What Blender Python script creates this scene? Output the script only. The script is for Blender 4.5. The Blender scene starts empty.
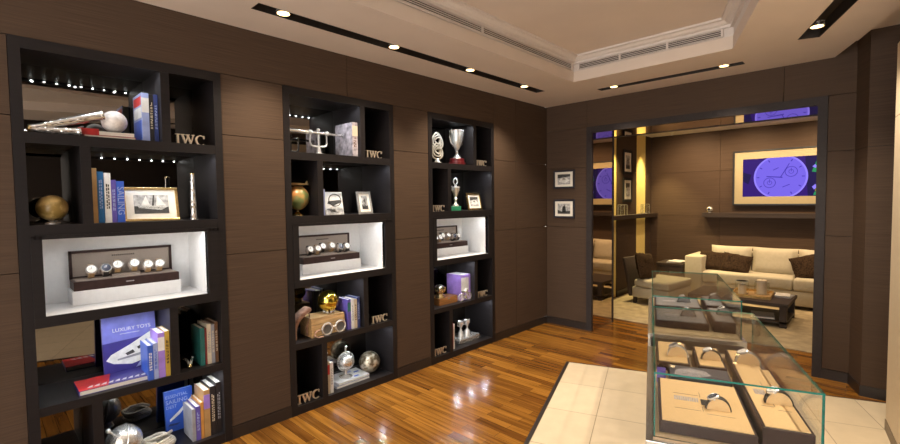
import bpy, bmesh, math, random
from mathutils import Vector, Matrix
random.seed(7)
SC = bpy.context.scene
COL = SC.collection
PI = math.pi
R = math.radians

# ------------------------------------------------------------------ materials
MATS = {}
def mat(name, col, rough=.5, metal=0., var=.12, scale=(40, 40, 40), bump=0., emit=None, estr=0., coat=0., spec=.5):
    if name in MATS: return MATS[name]
    m = bpy.data.materials.new(name); m.use_nodes = True
    nt = m.node_tree; N = nt.nodes; L = nt.links
    b = N['Principled BSDF']
    b.inputs['Roughness'].default_value = rough
    b.inputs['Metallic'].default_value = metal
    b.inputs['Coat Weight'].default_value = coat
    b.inputs['Specular IOR Level'].default_value = spec
    tc = N.new('ShaderNodeTexCoord'); mp = N.new('ShaderNodeMapping')
    mp.inputs['Scale'].default_value = scale
    L.new(tc.outputs['Object'], mp.inputs['Vector'])
    nz = N.new('ShaderNodeTexNoise'); nz.inputs['Scale'].default_value = 1.0; nz.inputs['Detail'].default_value = 4
    L.new(mp.outputs['Vector'], nz.inputs['Vector'])
    rp = N.new('ShaderNodeValToRGB')
    lo = [max(0, c * (1 - var)) for c in col]; hi = [min(1, c * (1 + var)) for c in col]
    rp.color_ramp.elements[0].position = .3; rp.color_ramp.elements[1].position = .7
    rp.color_ramp.elements[0].color = (*lo, 1); rp.color_ramp.elements[1].color = (*hi, 1)
    L.new(nz.outputs['Fac'], rp.inputs['Fac'])
    L.new(rp.outputs['Color'], b.inputs['Base Color'])
    if bump:
        bp = N.new('ShaderNodeBump'); bp.inputs['Strength'].default_value = bump; bp.inputs['Distance'].default_value = .004
        L.new(nz.outputs['Fac'], bp.inputs['Height']); L.new(bp.outputs['Normal'], b.inputs['Normal'])
    if emit:
        b.inputs['Emission Color'].default_value = (*emit, 1); b.inputs['Emission Strength'].default_value = estr
    MATS[name] = m
    return m

def glass_mat():
    m = bpy.data.materials.new('clear_glass'); m.use_nodes = True
    nt = m.node_tree; N = nt.nodes; L = nt.links; N.clear()
    out = N.new('ShaderNodeOutputMaterial'); mix = N.new('ShaderNodeMixShader')
    tr = N.new('ShaderNodeBsdfTransparent'); gl = N.new('ShaderNodeBsdfGlossy'); fr = N.new('ShaderNodeLayerWeight')
    tr.inputs['Color'].default_value = (.984, .992, .988, 1); gl.inputs['Roughness'].default_value = .01
    lw = fr; pw = N.new('ShaderNodeMath'); pw.operation = 'POWER'; pw.inputs[1].default_value = 4.5
    ma = N.new('ShaderNodeMath'); ma.operation = 'MULTIPLY_ADD'; ma.inputs[1].default_value = .75; ma.inputs[2].default_value = .022
    L.new(lw.outputs['Facing'], pw.inputs[0]); L.new(pw.outputs[0], ma.inputs[0]); L.new(ma.outputs[0], mix.inputs[0])
    L.new(tr.outputs[0], mix.inputs[1]); L.new(gl.outputs[0], mix.inputs[2])
    L.new(mix.outputs[0], out.inputs[0])
    return m

def floor_wood():
    m = bpy.data.materials.new('strip_parquet'); m.use_nodes = True
    nt = m.node_tree; N = nt.nodes; L = nt.links; b = N['Principled BSDF']
    tc = N.new('ShaderNodeTexCoord')
    br = N.new('ShaderNodeTexBrick'); br.inputs['Scale'].default_value = 1
    br.inputs['Brick Width'].default_value = .62; br.inputs['Row Height'].default_value = .068
    br.inputs['Mortar Size'].default_value = .0012; br.inputs['Bias'].default_value = 0
    br.offset = .37; br.squash = 1
    br.inputs['Color1'].default_value = (.13, .050, .010, 1); br.inputs['Color2'].default_value = (.31, .138, .024, 1)
    br.inputs['Mortar'].default_value = (.03, .012, .005, 1)
    L.new(tc.outputs['Object'], br.inputs['Vector'])
    mp = N.new('ShaderNodeMapping'); mp.inputs['Scale'].default_value = (2.2, 45, 1)
    L.new(tc.outputs['Object'], mp.inputs['Vector'])
    nz = N.new('ShaderNodeTexNoise'); nz.inputs['Scale'].default_value = 1; nz.inputs['Detail'].default_value = 6
    L.new(mp.outputs['Vector'], nz.inputs['Vector'])
    rp = N.new('ShaderNodeValToRGB'); rp.color_ramp.elements[0].position = .3; rp.color_ramp.elements[1].position = .72
    rp.color_ramp.elements[0].color = (.55, .5, .45, 1); rp.color_ramp.elements[1].color = (1.3, 1.3, 1.25, 1)
    L.new(nz.outputs['Fac'], rp.inputs['Fac'])
    mx = N.new('ShaderNodeMix'); mx.data_type = 'RGBA'; mx.blend_type = 'MULTIPLY'; mx.inputs[0].default_value = 1
    L.new(br.outputs['Color'], mx.inputs[6]); L.new(rp.outputs['Color'], mx.inputs[7])
    L.new(mx.outputs[2], b.inputs['Base Color'])
    b.inputs['Roughness'].default_value = .17; b.inputs['Specular IOR Level'].default_value = .36
    bp = N.new('ShaderNodeBump'); bp.inputs['Strength'].default_value = .06; bp.inputs['Distance'].default_value = .002
    L.new(nz.outputs['Fac'], bp.inputs['Height']); L.new(bp.outputs['Normal'], b.inputs['Normal'])
    return m

def stone_tile():
    m = bpy.data.materials.new('cream_stone_tile'); m.use_nodes = True
    nt = m.node_tree; N = nt.nodes; L = nt.links; b = N['Principled BSDF']
    tc = N.new('ShaderNodeTexCoord'); mp = N.new('ShaderNodeMapping')
    mp.inputs['Location'].default_value = (.0, -.02, 0)
    L.new(tc.outputs['Object'], mp.inputs['Vector'])
    br = N.new('ShaderNodeTexBrick'); br.inputs['Scale'].default_value = 1
    br.offset = 0; br.inputs['Brick Width'].default_value = .355; br.inputs['Row Height'].default_value = .52
    br.inputs['Mortar Size'].default_value = .0028
    br.inputs['Color1'].default_value = (.60, .50, .36, 1); br.inputs['Color2'].default_value = (.66, .55, .40, 1)
    br.inputs['Mortar'].default_value = (.30, .23, .15, 1)
    L.new(mp.outputs['Vector'], br.inputs['Vector'])
    nz = N.new('ShaderNodeTexNoise'); nz.inputs['Scale'].default_value = 9; nz.inputs['Detail'].default_value = 6
    L.new(tc.outputs['Object'], nz.inputs['Vector'])
    rp = N.new('ShaderNodeValToRGB'); rp.color_ramp.elements[0].color = (.86, .85, .83, 1); rp.color_ramp.elements[1].color = (1.08, 1.08, 1.06, 1)
    L.new(nz.outputs['Fac'], rp.inputs['Fac'])
    mx = N.new('ShaderNodeMix'); mx.data_type = 'RGBA'; mx.blend_type = 'MULTIPLY'; mx.inputs[0].default_value = 1
    L.new(br.outputs['Color'], mx.inputs[6]); L.new(rp.outputs['Color'], mx.inputs[7])
    L.new(mx.outputs[2], b.inputs['Base Color']); b.inputs['Roughness'].default_value = .32
    return m

WALL = mat('brown_veneer', (.073, .047, .032), .6, 0, .19, (3, 3, 260), .12, spec=.12)
SEAM = mat('panel_gap', (.012, .008, .006), .8)
SKIRT = mat('dark_skirting', (.022, .016, .014), .4)
UNITM = mat('espresso_lacquer', (.0115, .0095, .0105), .45, 0, .2, (4, 4, 90), spec=.32)
BRONZE = mat('bronze_frame', (.034, .028, .028), .55, 0, spec=.2)
MIRROR = mat('smoked_mirror', (.25, .23, .21), .015, 1, .02)
BRMIRROR = mat('bronze_mirror', (.50, .40, .31), .02, 1, .02)
WHITE = mat('white_lacquer', (.78, .78, .78), .45, 0, .03)
CEIL = mat('ceiling_paint', (.66, .56, .48), .7, 0, .03, (3, 3, 3))
CEILW = mat('ceiling_moulding', (.66, .60, .56), .55, 0, .03)
TROUGH = mat('trough_black', (.022, .016, .013), .5)
LAMP = mat('lamp_glow', (1, .9, .7), .4, emit=(1, .66, .28), estr=5.5)
LEDM = mat('led_glow', (1, 1, 1), .4, emit=(.85, .95, 1), estr=90)
CHROME = mat('polished_steel', (.74, .72, .69), .16, .85, .06)
SILVER = mat('silver', (.82, .81, .79), .24, .72, .12, (60, 60, 60))
HSILVER = mat('hammered_silver', (.74, .72, .68), .26, .8, .25, (90, 90, 90), .5)
GOLD = mat('old_gold', (.62, .44, .12), .26, 1, .3, (45, 45, 45), .25)
BRASS = mat('brass', (.76, .60, .30), .25, 1, .12)
LETTERM = mat('champagne_metal', (.80, .70, .58), .30, .75, .08)
BLACK = mat('black_plastic', (.012, .012, .013), .35)
DARKWOOD = mat('wenge_wood', (.028, .016, .010), .55, 0, .35, (4, 60, 60))
OAK = mat('oak', (.46, .29, .13), .5, 0, .3, (5, 70, 70), .1)
WALNUT = mat('walnut', (.28, .12, .035), .4, 0, .35, (5, 70, 70), .1)
PAPER = mat('page_edges', (.72, .68, .60), .8, 0, .10, (8, 8, 400))
MATB = mat('mat_board', (.80, .76, .68), .8, 0, .03)
PHOTOG = mat('photo_grey', (.42, .42, .42), .5, 0, .55, (38, 38, 38))
PHOTOD = mat('photo_dark', (.05, .05, .05), .5, 0, .5, (50, 50, 50))
PHOTOL = mat('photo_light', (.72, .72, .70), .5, 0, .15, (30, 30, 30))
REDB = mat('red_base', (.12, .010, .014), .3, 0, .2)
GREENB = mat('green_base', (.03, .25, .13), .4, 0, .15)
TEAL = mat('glass_edge_green', (.012, .17, .135), .2, 0, .1)
GLASS = glass_mat()
TANP = mat('tan_leatherette', (.66, .45, .22), .65, 0, .06, (200, 200, 200), .05)
GREYP = mat('grey_leatherette', (.16, .15, .155), .55, 0, .1, (150, 150, 150))
MAROON = mat('dark_maroon_lacquer', (.038, .020, .018), .42, 0, .2, spec=.3)
LINING = mat('taupe_linen', (.34, .28, .235), .85, 0, .25, (300, 300, 300), .2)
INK = mat('print_ink', (.10, .075, .06), .7)
INKG = mat('print_grey', (.34, .32, .34), .7, 0, .4, (240, 40, 40))
STRAPB = mat('black_leather', (.02, .016, .014), .5, 0, .2)
STRAPT = mat('tan_leather', (.42, .27, .13), .55, 0, .2)
DIALW = mat('white_dial', (.88, .87, .83), .3, 0, .02)
DIALK = mat('navy_dial', (.02, .025, .05), .25, 0, .1)
LEATHER = mat('worn_leather', (.34, .19, .13), .6, 0, .4, (22, 22, 60), .5)
SOFA = mat('cream_upholstery', (.46, .41, .305), .8, 0, .05, (30, 30, 30), .08)
FUR = mat('dark_brown_fur', (.040, .024, .014), .95, 0, .75, (60, 60, 60), 1., spec=.1)
ROPE = mat('white_rope', (.56, .51, .43), .8, 0, .25, (150, 150, 150), .4)
CARPET = mat('beige_rug', (.36, .285, .175), .95, 0, .25, (9, 9, 9), .4)
CREAMW = mat('cream_wall', (.66, .55, .40), .5, 0, .03)
YELLOW = mat('cream_pilaster', (.84, .66, .24), .5, 0, .05)
WAX = mat('candle_wax', (.74, .63, .46), .55, 0, .04)
WOODF = floor_wood()
TILE = stone_tile()

def two(name, c0, c1, scale, rough=.4, metal=0., coat=0., pos=(.42, .58)):
    m = mat(name, c0, rough, metal, .1, (scale,) * 3, coat=coat)
    rp = [n for n in m.node_tree.nodes if n.bl_idname == 'ShaderNodeValToRGB'][0].color_ramp
    rp.elements[0].color = (*c0, 1); rp.elements[1].color = (*c1, 1); rp.elements[0].position, rp.elements[1].position = pos
    return m
PALEEDGE = mat('pale_glass_edge', (.50, .50, .36), .3)
def cov(name, col): return mat('cover_' + name, col, .4, 0, .18, (14, 14, 14), coat=.15)
C_TAN = cov('tan', (.42, .25, .10)); C_BLUE = cov('blue', (.02, .12, .30)); C_WHITE = cov('white', (.70, .69, .68))
C_PURP = cov('violet', (.11, .08, .36)); C_ROYAL = cov('royal', (.035, .10, .48)); C_RED = cov('red', (.52, .03, .03))
C_NAVY = cov('navy', (.03, .045, .16)); C_GOLD = cov('gold', (.50, .33, .05)); C_TEAL = cov('teal', (.02, .13, .12))
C_CREAM = cov('cream', (.58, .50, .38)); C_BLACK = cov('black', (.018, .016, .018)); C_GREY = cov('grey', (.28, .28, .31))
C_BROWN = cov('brown', (.14, .07, .035)); C_SKY = cov('sky', (.30, .36, .62)); C_LILAC = cov('lilac', (.33, .20, .62))
C_ORANGE = cov('orange', (.55, .25, .06)); C_MAR = cov('maroon', (.20, .03, .03)); C_PERI = cov('periwinkle', (.16, .17, .52))
C_ALBUM = mat('cover_album', (.40, .36, .40), .4, 0, .6, (26, 26, 26)); C_INDIGO = cov('indigo', (.045, .035, .22))

# ------------------------------------------------------------------ mesh builder
class MB:
    def __init__(s): s.bm = bmesh.new(); s.mats = []; s.cur = 0
    def use(s, m):
        if m not in s.mats: s.mats.append(m)
        s.cur = s.mats.index(m); return s
    def _mark(s, faces, smooth):
        for f in faces: f.material_index = s.cur; f.smooth = smooth
    def box(s, x0, x1, y0, y1, z0, z1, bev=0., M=None, seg=2):
        t = bmesh.new()
        bmesh.ops.create_cube(t, size=1)
        bmesh.ops.scale(t, vec=(abs(x1 - x0), abs(y1 - y0), abs(z1 - z0)), verts=t.verts)
        if bev: bmesh.ops.bevel(t, geom=t.edges[:], offset=bev, segments=seg, affect='EDGES', profile=.5)
        bmesh.ops.translate(t, vec=((x0 + x1) / 2, (y0 + y1) / 2, (z0 + z1) / 2), verts=t.verts)
        return s.add(t, M, bev > .004)
    def add(s, t, M=None, smooth=False):
        if M is not None: bmesh.ops.transform(t, matrix=M, verts=t.verts)
        vm = [s.bm.verts.new(v.co) for v in t.verts]
        t.verts.index_update()
        fs = []
        for f in t.faces:
            try: fs.append(s.bm.faces.new([vm[v.index] for v in f.verts]))
            except ValueError: pass
        s._mark(fs, smooth); t.free(); return s
    def lathe(s, prof, n=24, c=(0, 0, 0), M=None):
        t = bmesh.new(); rings = []
        for r, z in prof:
            if r < 1e-6: rings.append([t.verts.new((0, 0, z))])
            else: rings.append([t.verts.new((r * math.cos(2 * PI * k / n), r * math.sin(2 * PI * k / n), z)) for k in range(n)])
        for a, b in zip(rings, rings[1:]):
            for k in range(n):
                q = (k + 1) % n
                if len(a) == 1 and len(b) == 1: continue
                if len(a) == 1: t.faces.new([a[0], b[k], b[q]])
                elif len(b) == 1: t.faces.new([a[k], a[q], b[0]])
                else: t.faces.new([a[k], a[q], b[q], b[k]])
        for rg, rev in ((rings[0], True), (rings[-1], False)):
            if len(rg) > 1: t.faces.new(rg[::-1] if rev else rg)
        T = Matrix.Translation(c)
        return s.add(t, T if M is None else T @ M, True)
    def sphere(s, c, r, n=24, sc=(1, 1, 1)):
        t = bmesh.new(); bmesh.ops.create_uvsphere(t, u_segments=n, v_segments=n // 2, radius=r)
        return s.add(t, Matrix.Translation(c) @ Matrix.Diagonal((*sc, 1)), True)
    def cyl(s, p0, p1, r0, r1=None, n=16):
        r1 = r0 if r1 is None else r1
        p0 = Vector(p0); p1 = Vector(p1); d = p1 - p0
        q = Vector((0, 0, 1)).rotation_difference(d.normalized()).to_matrix().to_4x4()
        return s.lathe([(r0, 0), (r1, d.length)], n, p0, q)
    def tube(s, pts, r, n=8, closed=False, flat=1.):
        pts = [Vector(p) for p in pts]; t = bmesh.new(); rings = []; m = len(pts)
        up = Vector((0, 0, 1))
        for i, p in enumerate(pts):
            a = pts[(i - 1) % m] if closed or i > 0 else p
            b = pts[(i + 1) % m] if closed or i < m - 1 else p
            d = (b - a).normalized()
            x = d.cross(up)
            if x.length < 1e-3: x = d.cross(Vector((0, 1, 0)))
            x.normalize(); y = d.cross(x).normalized()
            rr = r[i] if isinstance(r, (list, tuple)) else r
            rings.append([t.verts.new(p + x * rr * math.cos(2 * PI * k / n) + y * rr * flat * math.sin(2 * PI * k / n)) for k in range(n)])
        for i in range(m if closed else m - 1):
            a = rings[i]; b = rings[(i + 1) % m]
            for k in range(n): t.faces.new([a[k], a[(k + 1) % n], b[(k + 1) % n], b[k]])
        if not closed: t.faces.new(rings[0][::-1]); t.faces.new(rings[-1])
        return s.add(t, None, True)
    def prism(s, poly, d0, d1, M=None, smooth=False):
        """2-D outline in XZ extruded along Y from d0 to d1"""
        t = bmesh.new()
        a = [t.verts.new((x, d0, z)) for x, z in poly]; b = [t.verts.new((x, d1, z)) for x, z in poly]
        n = len(poly)
        t.faces.new(a); t.faces.new(b[::-1])
        for k in range(n): t.faces.new([a[(k + 1) % n], a[k], b[k], b[(k + 1) % n]])
        bmesh.ops.recalc_face_normals(t, faces=t.faces)
        return s.add(t, M, smooth)
    def plan(s, poly, z0, z1):
        """outline in XY extruded from z0 to z1"""
        t = bmesh.new()
        a = [t.verts.new((x, y, z0)) for x, y in poly]; b = [t.verts.new((x, y, z1)) for x, y in poly]
        n = len(poly); t.faces.new(a[::-1]); t.faces.new(b)
        for k in range(n): t.faces.new([a[k], a[(k + 1) % n], b[(k + 1) % n], b[k]])
        bmesh.ops.recalc_face_normals(t, faces=t.faces)
        return s.add(t)
    def build(s, name, m=None, parent=None, loc=(0, 0, 0), rot=(0, 0, 0)):
        me = bpy.data.meshes.new(name)
        anysm = any(f.smooth for f in s.bm.faces)
        s.bm.to_mesh(me); s.bm.free()
        if m is not None and not s.mats: me.materials.append(m)
        for q in s.mats: me.materials.append(q)
        if anysm: me.set_sharp_from_angle(angle=R(40))
        o = bpy.data.objects.new(name, me); COL.objects.link(o)
        o.location = loc; o.rotation_euler = rot
        if parent is not None: o.parent = parent
        return o

def tag(o, label, cat, group=None):
    o['label'] = label; o['category'] = cat
    if group: o['group'] = group
    return o
def thing(name, loc, rz, label, cat, group=None, rot=None):
    o = bpy.data.objects.new(name, None); COL.objects.link(o); o.empty_display_size = .05
    o.location = loc; o.rotation_euler = rot if rot else (0, 0, rz)
    return tag(o, label, cat, group)
def struct(o): o['kind'] = 'structure'; return o
def dup(root, loc, rz=None, label=None, group=None, rot=None):
    r = root.copy(); COL.objects.link(r); r.location = loc
    if rz is not None: r.rotation_euler = (0, 0, rz)
    if rot is not None: r.rotation_euler = rot
    if label: r['label'] = label
    if group: r['group'] = group
    def rec(src, dst):
        for ch in list(src.children):
            c = ch.copy(); COL.objects.link(c); c.parent = dst; rec(ch, c)
    rec(root, r)
    return r
def text(body, size, m, parent, name, loc, rot, ext=.0006, align='CENTER', sx=1.):
    cu = bpy.data.curves.new(name, 'FONT'); cu.body = body; cu.size = size; cu.extrude = ext
    cu.align_x = align; cu.align_y = 'CENTER'; cu.resolution_u = 3
    t = bpy.data.objects.new('tmp', cu); COL.objects.link(t)
    bpy.context.view_layer.update()
    me = bpy.data.meshes.new_from_object(t.evaluated_get(bpy.context.evaluated_depsgraph_get()))
    bpy.data.objects.remove(t)
    me.materials.clear(); me.materials.append(m); me.name = name
    o = bpy.data.objects.new(name, me); COL.objects.link(o)
    o.location = loc; o.rotation_euler = rot; o.scale = (sx, 1, 1); o.parent = parent
    return o
def light(name, kind, loc, energy, col, radius=.02, rot=(0, 0, 0), spot=None, blend=.7):
    d = bpy.data.lights.new(name, kind); d.energy = energy; d.color = col
    d.shadow_soft_size = radius
    if spot: d.spot_size = R(spot); d.spot_blend = blend
    o = bpy.data.objects.new(name, d); COL.objects.link(o); o.location = loc; o.rotation_euler = rot
    return o

# ------------------------------------------------------------------ camera
cd = bpy.data.cameras.new('camera'); cam = bpy.data.objects.new('camera', cd); COL.objects.link(cam)
cd.sensor_width = 36; cd.sensor_fit = 'HORIZONTAL'; cd.lens = 452.687 * 36 / 900
cd.clip_start = .05
yaw, pit, rol = R(43.8905), R(2.6144), R(-.6883)
fwd = Vector((-math.sin(yaw) * math.cos(pit), math.cos(yaw) * math.cos(pit), -math.sin(pit)))
rt = Vector((math.cos(yaw), math.sin(yaw), 0)); up = rt.cross(fwd)
r2 = rt * math.cos(rol) + up * math.sin(rol); u2 = -rt * math.sin(rol) + up * math.cos(rol)
cam.matrix_world = Matrix(((r2.x, u2.x, -fwd.x, 3.0665), (r2.y, u2.y, -fwd.y, -4.9458), (r2.z, u2.z, -fwd.z, 1.5507), (0, 0, 0, 1)))
SC.camera = cam

# ------------------------------------------------------------------ room shell
A20 = R(20); DX, DY = math.sin(A20), -math.cos(A20)      # the skewed axis of tiles, cases and right-hand soffit
UNITS = [(-4.82, .97), (-3.437, .985), (-2.038, .97)]     # start along the left wall, width
UH = 2.38
YB = -7.0                                                 # room end behind the viewer, left open to let added fill light in

# floor: strip parquet, cream stone field turned 20 degrees, rug in the lounge
m = MB(); m.box(-.5, 7, YB, 4, -.06, 0); struct(m.build('floor', WOODF))
m = MB(); m.box(0, 3.3, -6.2, 0, .0, .004)
o = struct(m.build('floor_stone', TILE)); o.location = (.9265, -1.105, 0); o.rotation_euler = (0, 0, A20)
m = MB(); m.box(-.028, 0, -6.2, .012, 0, .0055); m.box(0, 3.3, 0, .012, 0, .0055)
o = struct(m.build('trim_1', SKIRT)); o.location = (.9265, -1.105, 0); o.rotation_euler = (0, 0, A20)

# left wall in veneered panels round the three built-in units
m = MB(); m.use(SEAM)
def lpanel(y0, y1, z0, z1): m.use(WALL).box(-.03, 0, y0 + .002, y1 - .002, z0 + .002, z1 - .002)
cols = []; ys = [YB]
for y0, w in UNITS: cols.append((ys[-1], y0)); ys.append(y0 + w)
cols.append((ys[-1], 0))
for (a, b) in cols:
    m.use(SEAM).box(-.45, -.03, a, b, 0, 2.95)
    for z0, z1 in ((.085, 1.223), (1.223, 1.995), (1.995, 2.7)):
        if a == ys[-1]:
            lpanel(a, -.66, z0, z1); lpanel(-.66, b, z0, z1)
        elif z0 > 1.9: lpanel(a, b, z0, UH)
        else: lpanel(a, b, z0, z1)
for a, b in ((YB, -2.905), (-2.905, ys[-1])): lpanel(a, b, UH, 2.7)
for y0, w in UNITS: m.use(SEAM).box(-.45, -.03, y0, y0 + w, UH, 2.95); m.use(SEAM).box(-.45, -.42, y0, y0 + w, 0, UH)
struct(m.build('wall_left'))
m = MB()
for a, b in cols: m.box(-.03, .004, a, b, 0, .083)
struct(m.build('baseboard_left', SKIRT))

# back wall with the portal to the lounge
PX0, PX1, PZ, PD = .605, 2.638, 2.322, .575
m = MB()
m.use(SEAM).box(-.03, PX0 - .02, .03, PD - .02, 0, 2.95); m.box(PX0 - .02, PX1 + .02, .03, PD - .02, PZ + .02, 2.95); m.box(PX1 + .02, 4.4, .03, PD - .02, 0, 2.95)
def bpanel(x0, x1, z0, z1): m.use(WALL).box(x0 + .002, x1 - .002, 0, .03, z0 + .002, z1 - .002)
for z0, z1 in ((.085, 1.223), (1.223, 1.93), (1.93, 2.392)):
    bpanel(0, .54, z0, z1); bpanel(2.703, 2.9, z0, z1)
for x0, x1 in ((0, .54), (.54, 2.40), (2.40, 2.9)): bpanel(x0, x1, 2.392, 2.8)
# lounge side of the same wall
m.use(WALL).box(0, PX0 - .001, PD - .02, PD, 0, 2.7); m.box(PX1 + .001, 4.4, PD - .02, PD, 0, 2.7); m.box(PX0, PX1, PD - .02, PD, PZ, 2.7)
struct(m.build('wall_back'))
m = MB(); m.box(0, .54, -.008, .03, 0, .083); m.box(2.703, 2.878, -.008, .03, 0, .083); struct(m.build('baseboard_back', SKIRT))
m = MB(); m.box(.54, PX0, -.012, .03, 0, 2.392); m.box(PX1, 2.703, -.012, .03, 0, 2.392); m.box(PX0, PX1, -.012, .03, PZ, 2.392)
struct(m.build('trim_2', BRONZE))                                           # bronze architrave
m = MB(); m.box(PX0 - .018, PX0, .03, PD - .03, .0, PZ + .018); m.box(PX0 - .018, PX1 + .018, .03, PD - .03, PZ, PZ + .018); m.box(PX1, PX1 + .018, .03, PD - .03, 0, PZ + .018)
struct(m.build('trim_3', BRMIRROR))                                         # mirrored reveal
m = MB(); m.box(PX0 - .02, PX0 + .006, PD - .03, PD + .004, 0, PZ + .02); m.box(PX1 - .006, PX1 + .02, PD - .03, PD + .004, 0, PZ + .02); m.box(PX0, PX1, PD - .03, PD + .004, PZ - .006, PZ + .02)
struct(m.build('trim_4', BRONZE))

# right-hand return and the cream wall
m = MB(); m.use(WALL).plan([(2.878, 0), (2.96, -.245), (2.962, -.245), (4.4, -.245), (4.4, 0)], .085, 1.925)
m.plan([(2.878, 0), (2.96, -.245), (4.4, -.245), (4.4, 0)], 1.929, 2.8)
m.use(SEAM).plan([(2.882, 0), (2.964, -.241), (4.4, -.241), (4.4, 0)], 0, 2.8)
struct(m.build('wall_right'))
m = MB(); m.plan([(2.87, 0), (2.953, -.253), (4.4, -.253), (4.4, 0)], 0, .084); struct(m.build('baseboard_right', SKIRT))
m = MB(); m.use(CREAMW).plan([(3.1, -.84), (3.33, -2.6), (4.4, -2.6), (4.4, -.84)], .08, 2.055)
m.plan([(3.1, -.84), (3.33, -2.6), (4.4, -2.6), (4.4, -.84)], 2.06, 2.52)
m.use(WALL).plan([(3.103, -.838), (3.333, -2.6), (4.4, -2.6), (4.4, -.838)], 0, 2.51)
struct(m.build('wall_cream'))
m = MB(); m.plan([(3.096, -.834), (3.328, -2.6), (4.4, -2.6), (4.4, -.834)], 0, .075); struct(m.build('baseboard_cream', mat('taupe_skirting', (.20, .15, .10), .5)))
m = MB(); m.box(4.6, 4.75, YB, -.2, 0, 2.95); m.box(4.4, 4.75, -.25, -.1, 0, 2.95); struct(m.build('wall_far', TROUGH))

# ceiling: soffit with light troughs and a raised coffer
cof = [(.84, -6.4), (.84, -.865), (2.19, -.865), (2.19 + 5.9 * DX, -.865 + 5.9 * DY)]
def trough_poly(c, ang, hl, hw):
    ca, sa = math.cos(ang), math.sin(ang)
    return [(c[0] + u * ca - v * sa, c[1] + u * sa + v * ca) for u, v in ((-hl, -hw), (hl, -hw), (hl, hw), (-hl, hw))]
TR = [((.397, -2.272), PI / 2, 1.515, .054, 'left'), ((1.52, -.378), 0, .65, .052, 'back'),
      ((2.636 + 1.5 * DX, -.722 + 1.5 * DY), PI / 2 + A20, 1.5, .066, 'right')]
t = bmesh.new(); es = []
for poly in [[(0, 0), (2.738, 0), (2.738 + 7.45 * DX, 7.45 * DY), (0, 7.45 * DY)], cof] + [trough_poly(*q[:4]) for q in TR]:
    vs = [t.verts.new((x, y, 2.7)) for x, y in poly]
    es += [t.edges.new((vs[k], vs[(k + 1) % len(vs)])) for k in range(len(vs))]
bmesh.ops.triangle_fill(t, use_beauty=True, use_dissolve=False, edges=es)
g = bmesh.ops.extrude_face_region(t, geom=t.faces[:])
bmesh.ops.translate(t, vec=(0, 0, .1), verts=[v for v in g['geom'] if isinstance(v, bmesh.types.BMVert)])
bmesh.ops.recalc_face_normals(t, faces=t.faces)
m = MB(); m.add(t)
struct(m.build('ceiling', CEIL))
def inset(poly, d):
    n = len(poly); out = []
    area = sum(poly[i][0] * poly[(i + 1) % n][1] - poly[(i + 1) % n][0] * poly[i][1] for i in range(n))
    sg = 1 if area > 0 else -1
    for i in range(n):
        p0, p1, p2 = Vector(poly[i - 1]), Vector(poly[i]), Vector(poly[(i + 1) % n])
        e1 = (p1 - p0).normalized(); e2 = (p2 - p1).normalized()
        n1 = Vector((-e1.y, e1.x)) * sg; n2 = Vector((-e2.y, e2.x)) * sg
        k = (n1 + n2) / (1 + n1.dot(n2))
        out.append(tuple(p1 + k * d))
    return out
m = MB(); t = bmesh.new()
prof = [(-.004, 2.80), (-.004, 2.868), (.02, 2.868), (.02, 2.885), (.045, 2.893), (.062, 2.910), (.085, 2.913), (.085, 2.93)]
rings = [[t.verts.new((x, y, z)) for x, y in inset(cof, d)] for d, z in prof]
for a, b in zip(rings, rings[1:]):
    for k in range(4): t.faces.new([a[k], a[(k + 1) % 4], b[(k + 1) % 4], b[k]])
t.faces.new(rings[-1])
m.add(t); struct(m.build('ceiling_coffer', CEILW))
# upper ceiling face gets the paint colour
co = bpy.data.objects['ceiling_coffer']; co.data.materials.append(CEIL); co.data.polygons[len(co.data.polygons) - 1].material_index = 1
m = MB(); m.plan([(2.70, .0), (4.75, 0), (4.75, YB), (2.70, YB)], 2.80, 2.84); struct(m.build('ceiling_right', CEIL))

# air grilles in the coffer sides
def grille(p0, p1, label):
    d = Vector(p1) - Vector(p0); L = d.length; a = math.atan2(d.y, d.x)
    root = thing('air_grille', (p0[0], p0[1], 2.800), a, label, 'air vent')
    m = MB(); m.box(0, L, -.006, -.003, .004, .062); m.build('backing', TROUGH, root)
    for k in range(4):
        m = MB(); m.box(0, L, -.014, -.006, .010 + .014 * k, .014 + .014 * k); m.build('slat', CEILW, root)
    m = MB(); m.box(0, L, -.018, -.004, 0, .005); m.box(0, L, -.018, -.004, .060, .065)
    n = int(L / (.34 if L < 2 else 1.1))
    for k in range(n + 1): m.box(k * L / n - .008, k * L / n + .008, -.017, -.004, .004, .061)
    m.build('frame', CEILW, root)
grille((.845, -6.3), (.845, -.93), 'long slotted air grille in the coffer side above the shelf wall')
grille((.90, -.870), (2.12, -.870), 'short slotted air grille in the coffer side facing the lounge portal')

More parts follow.
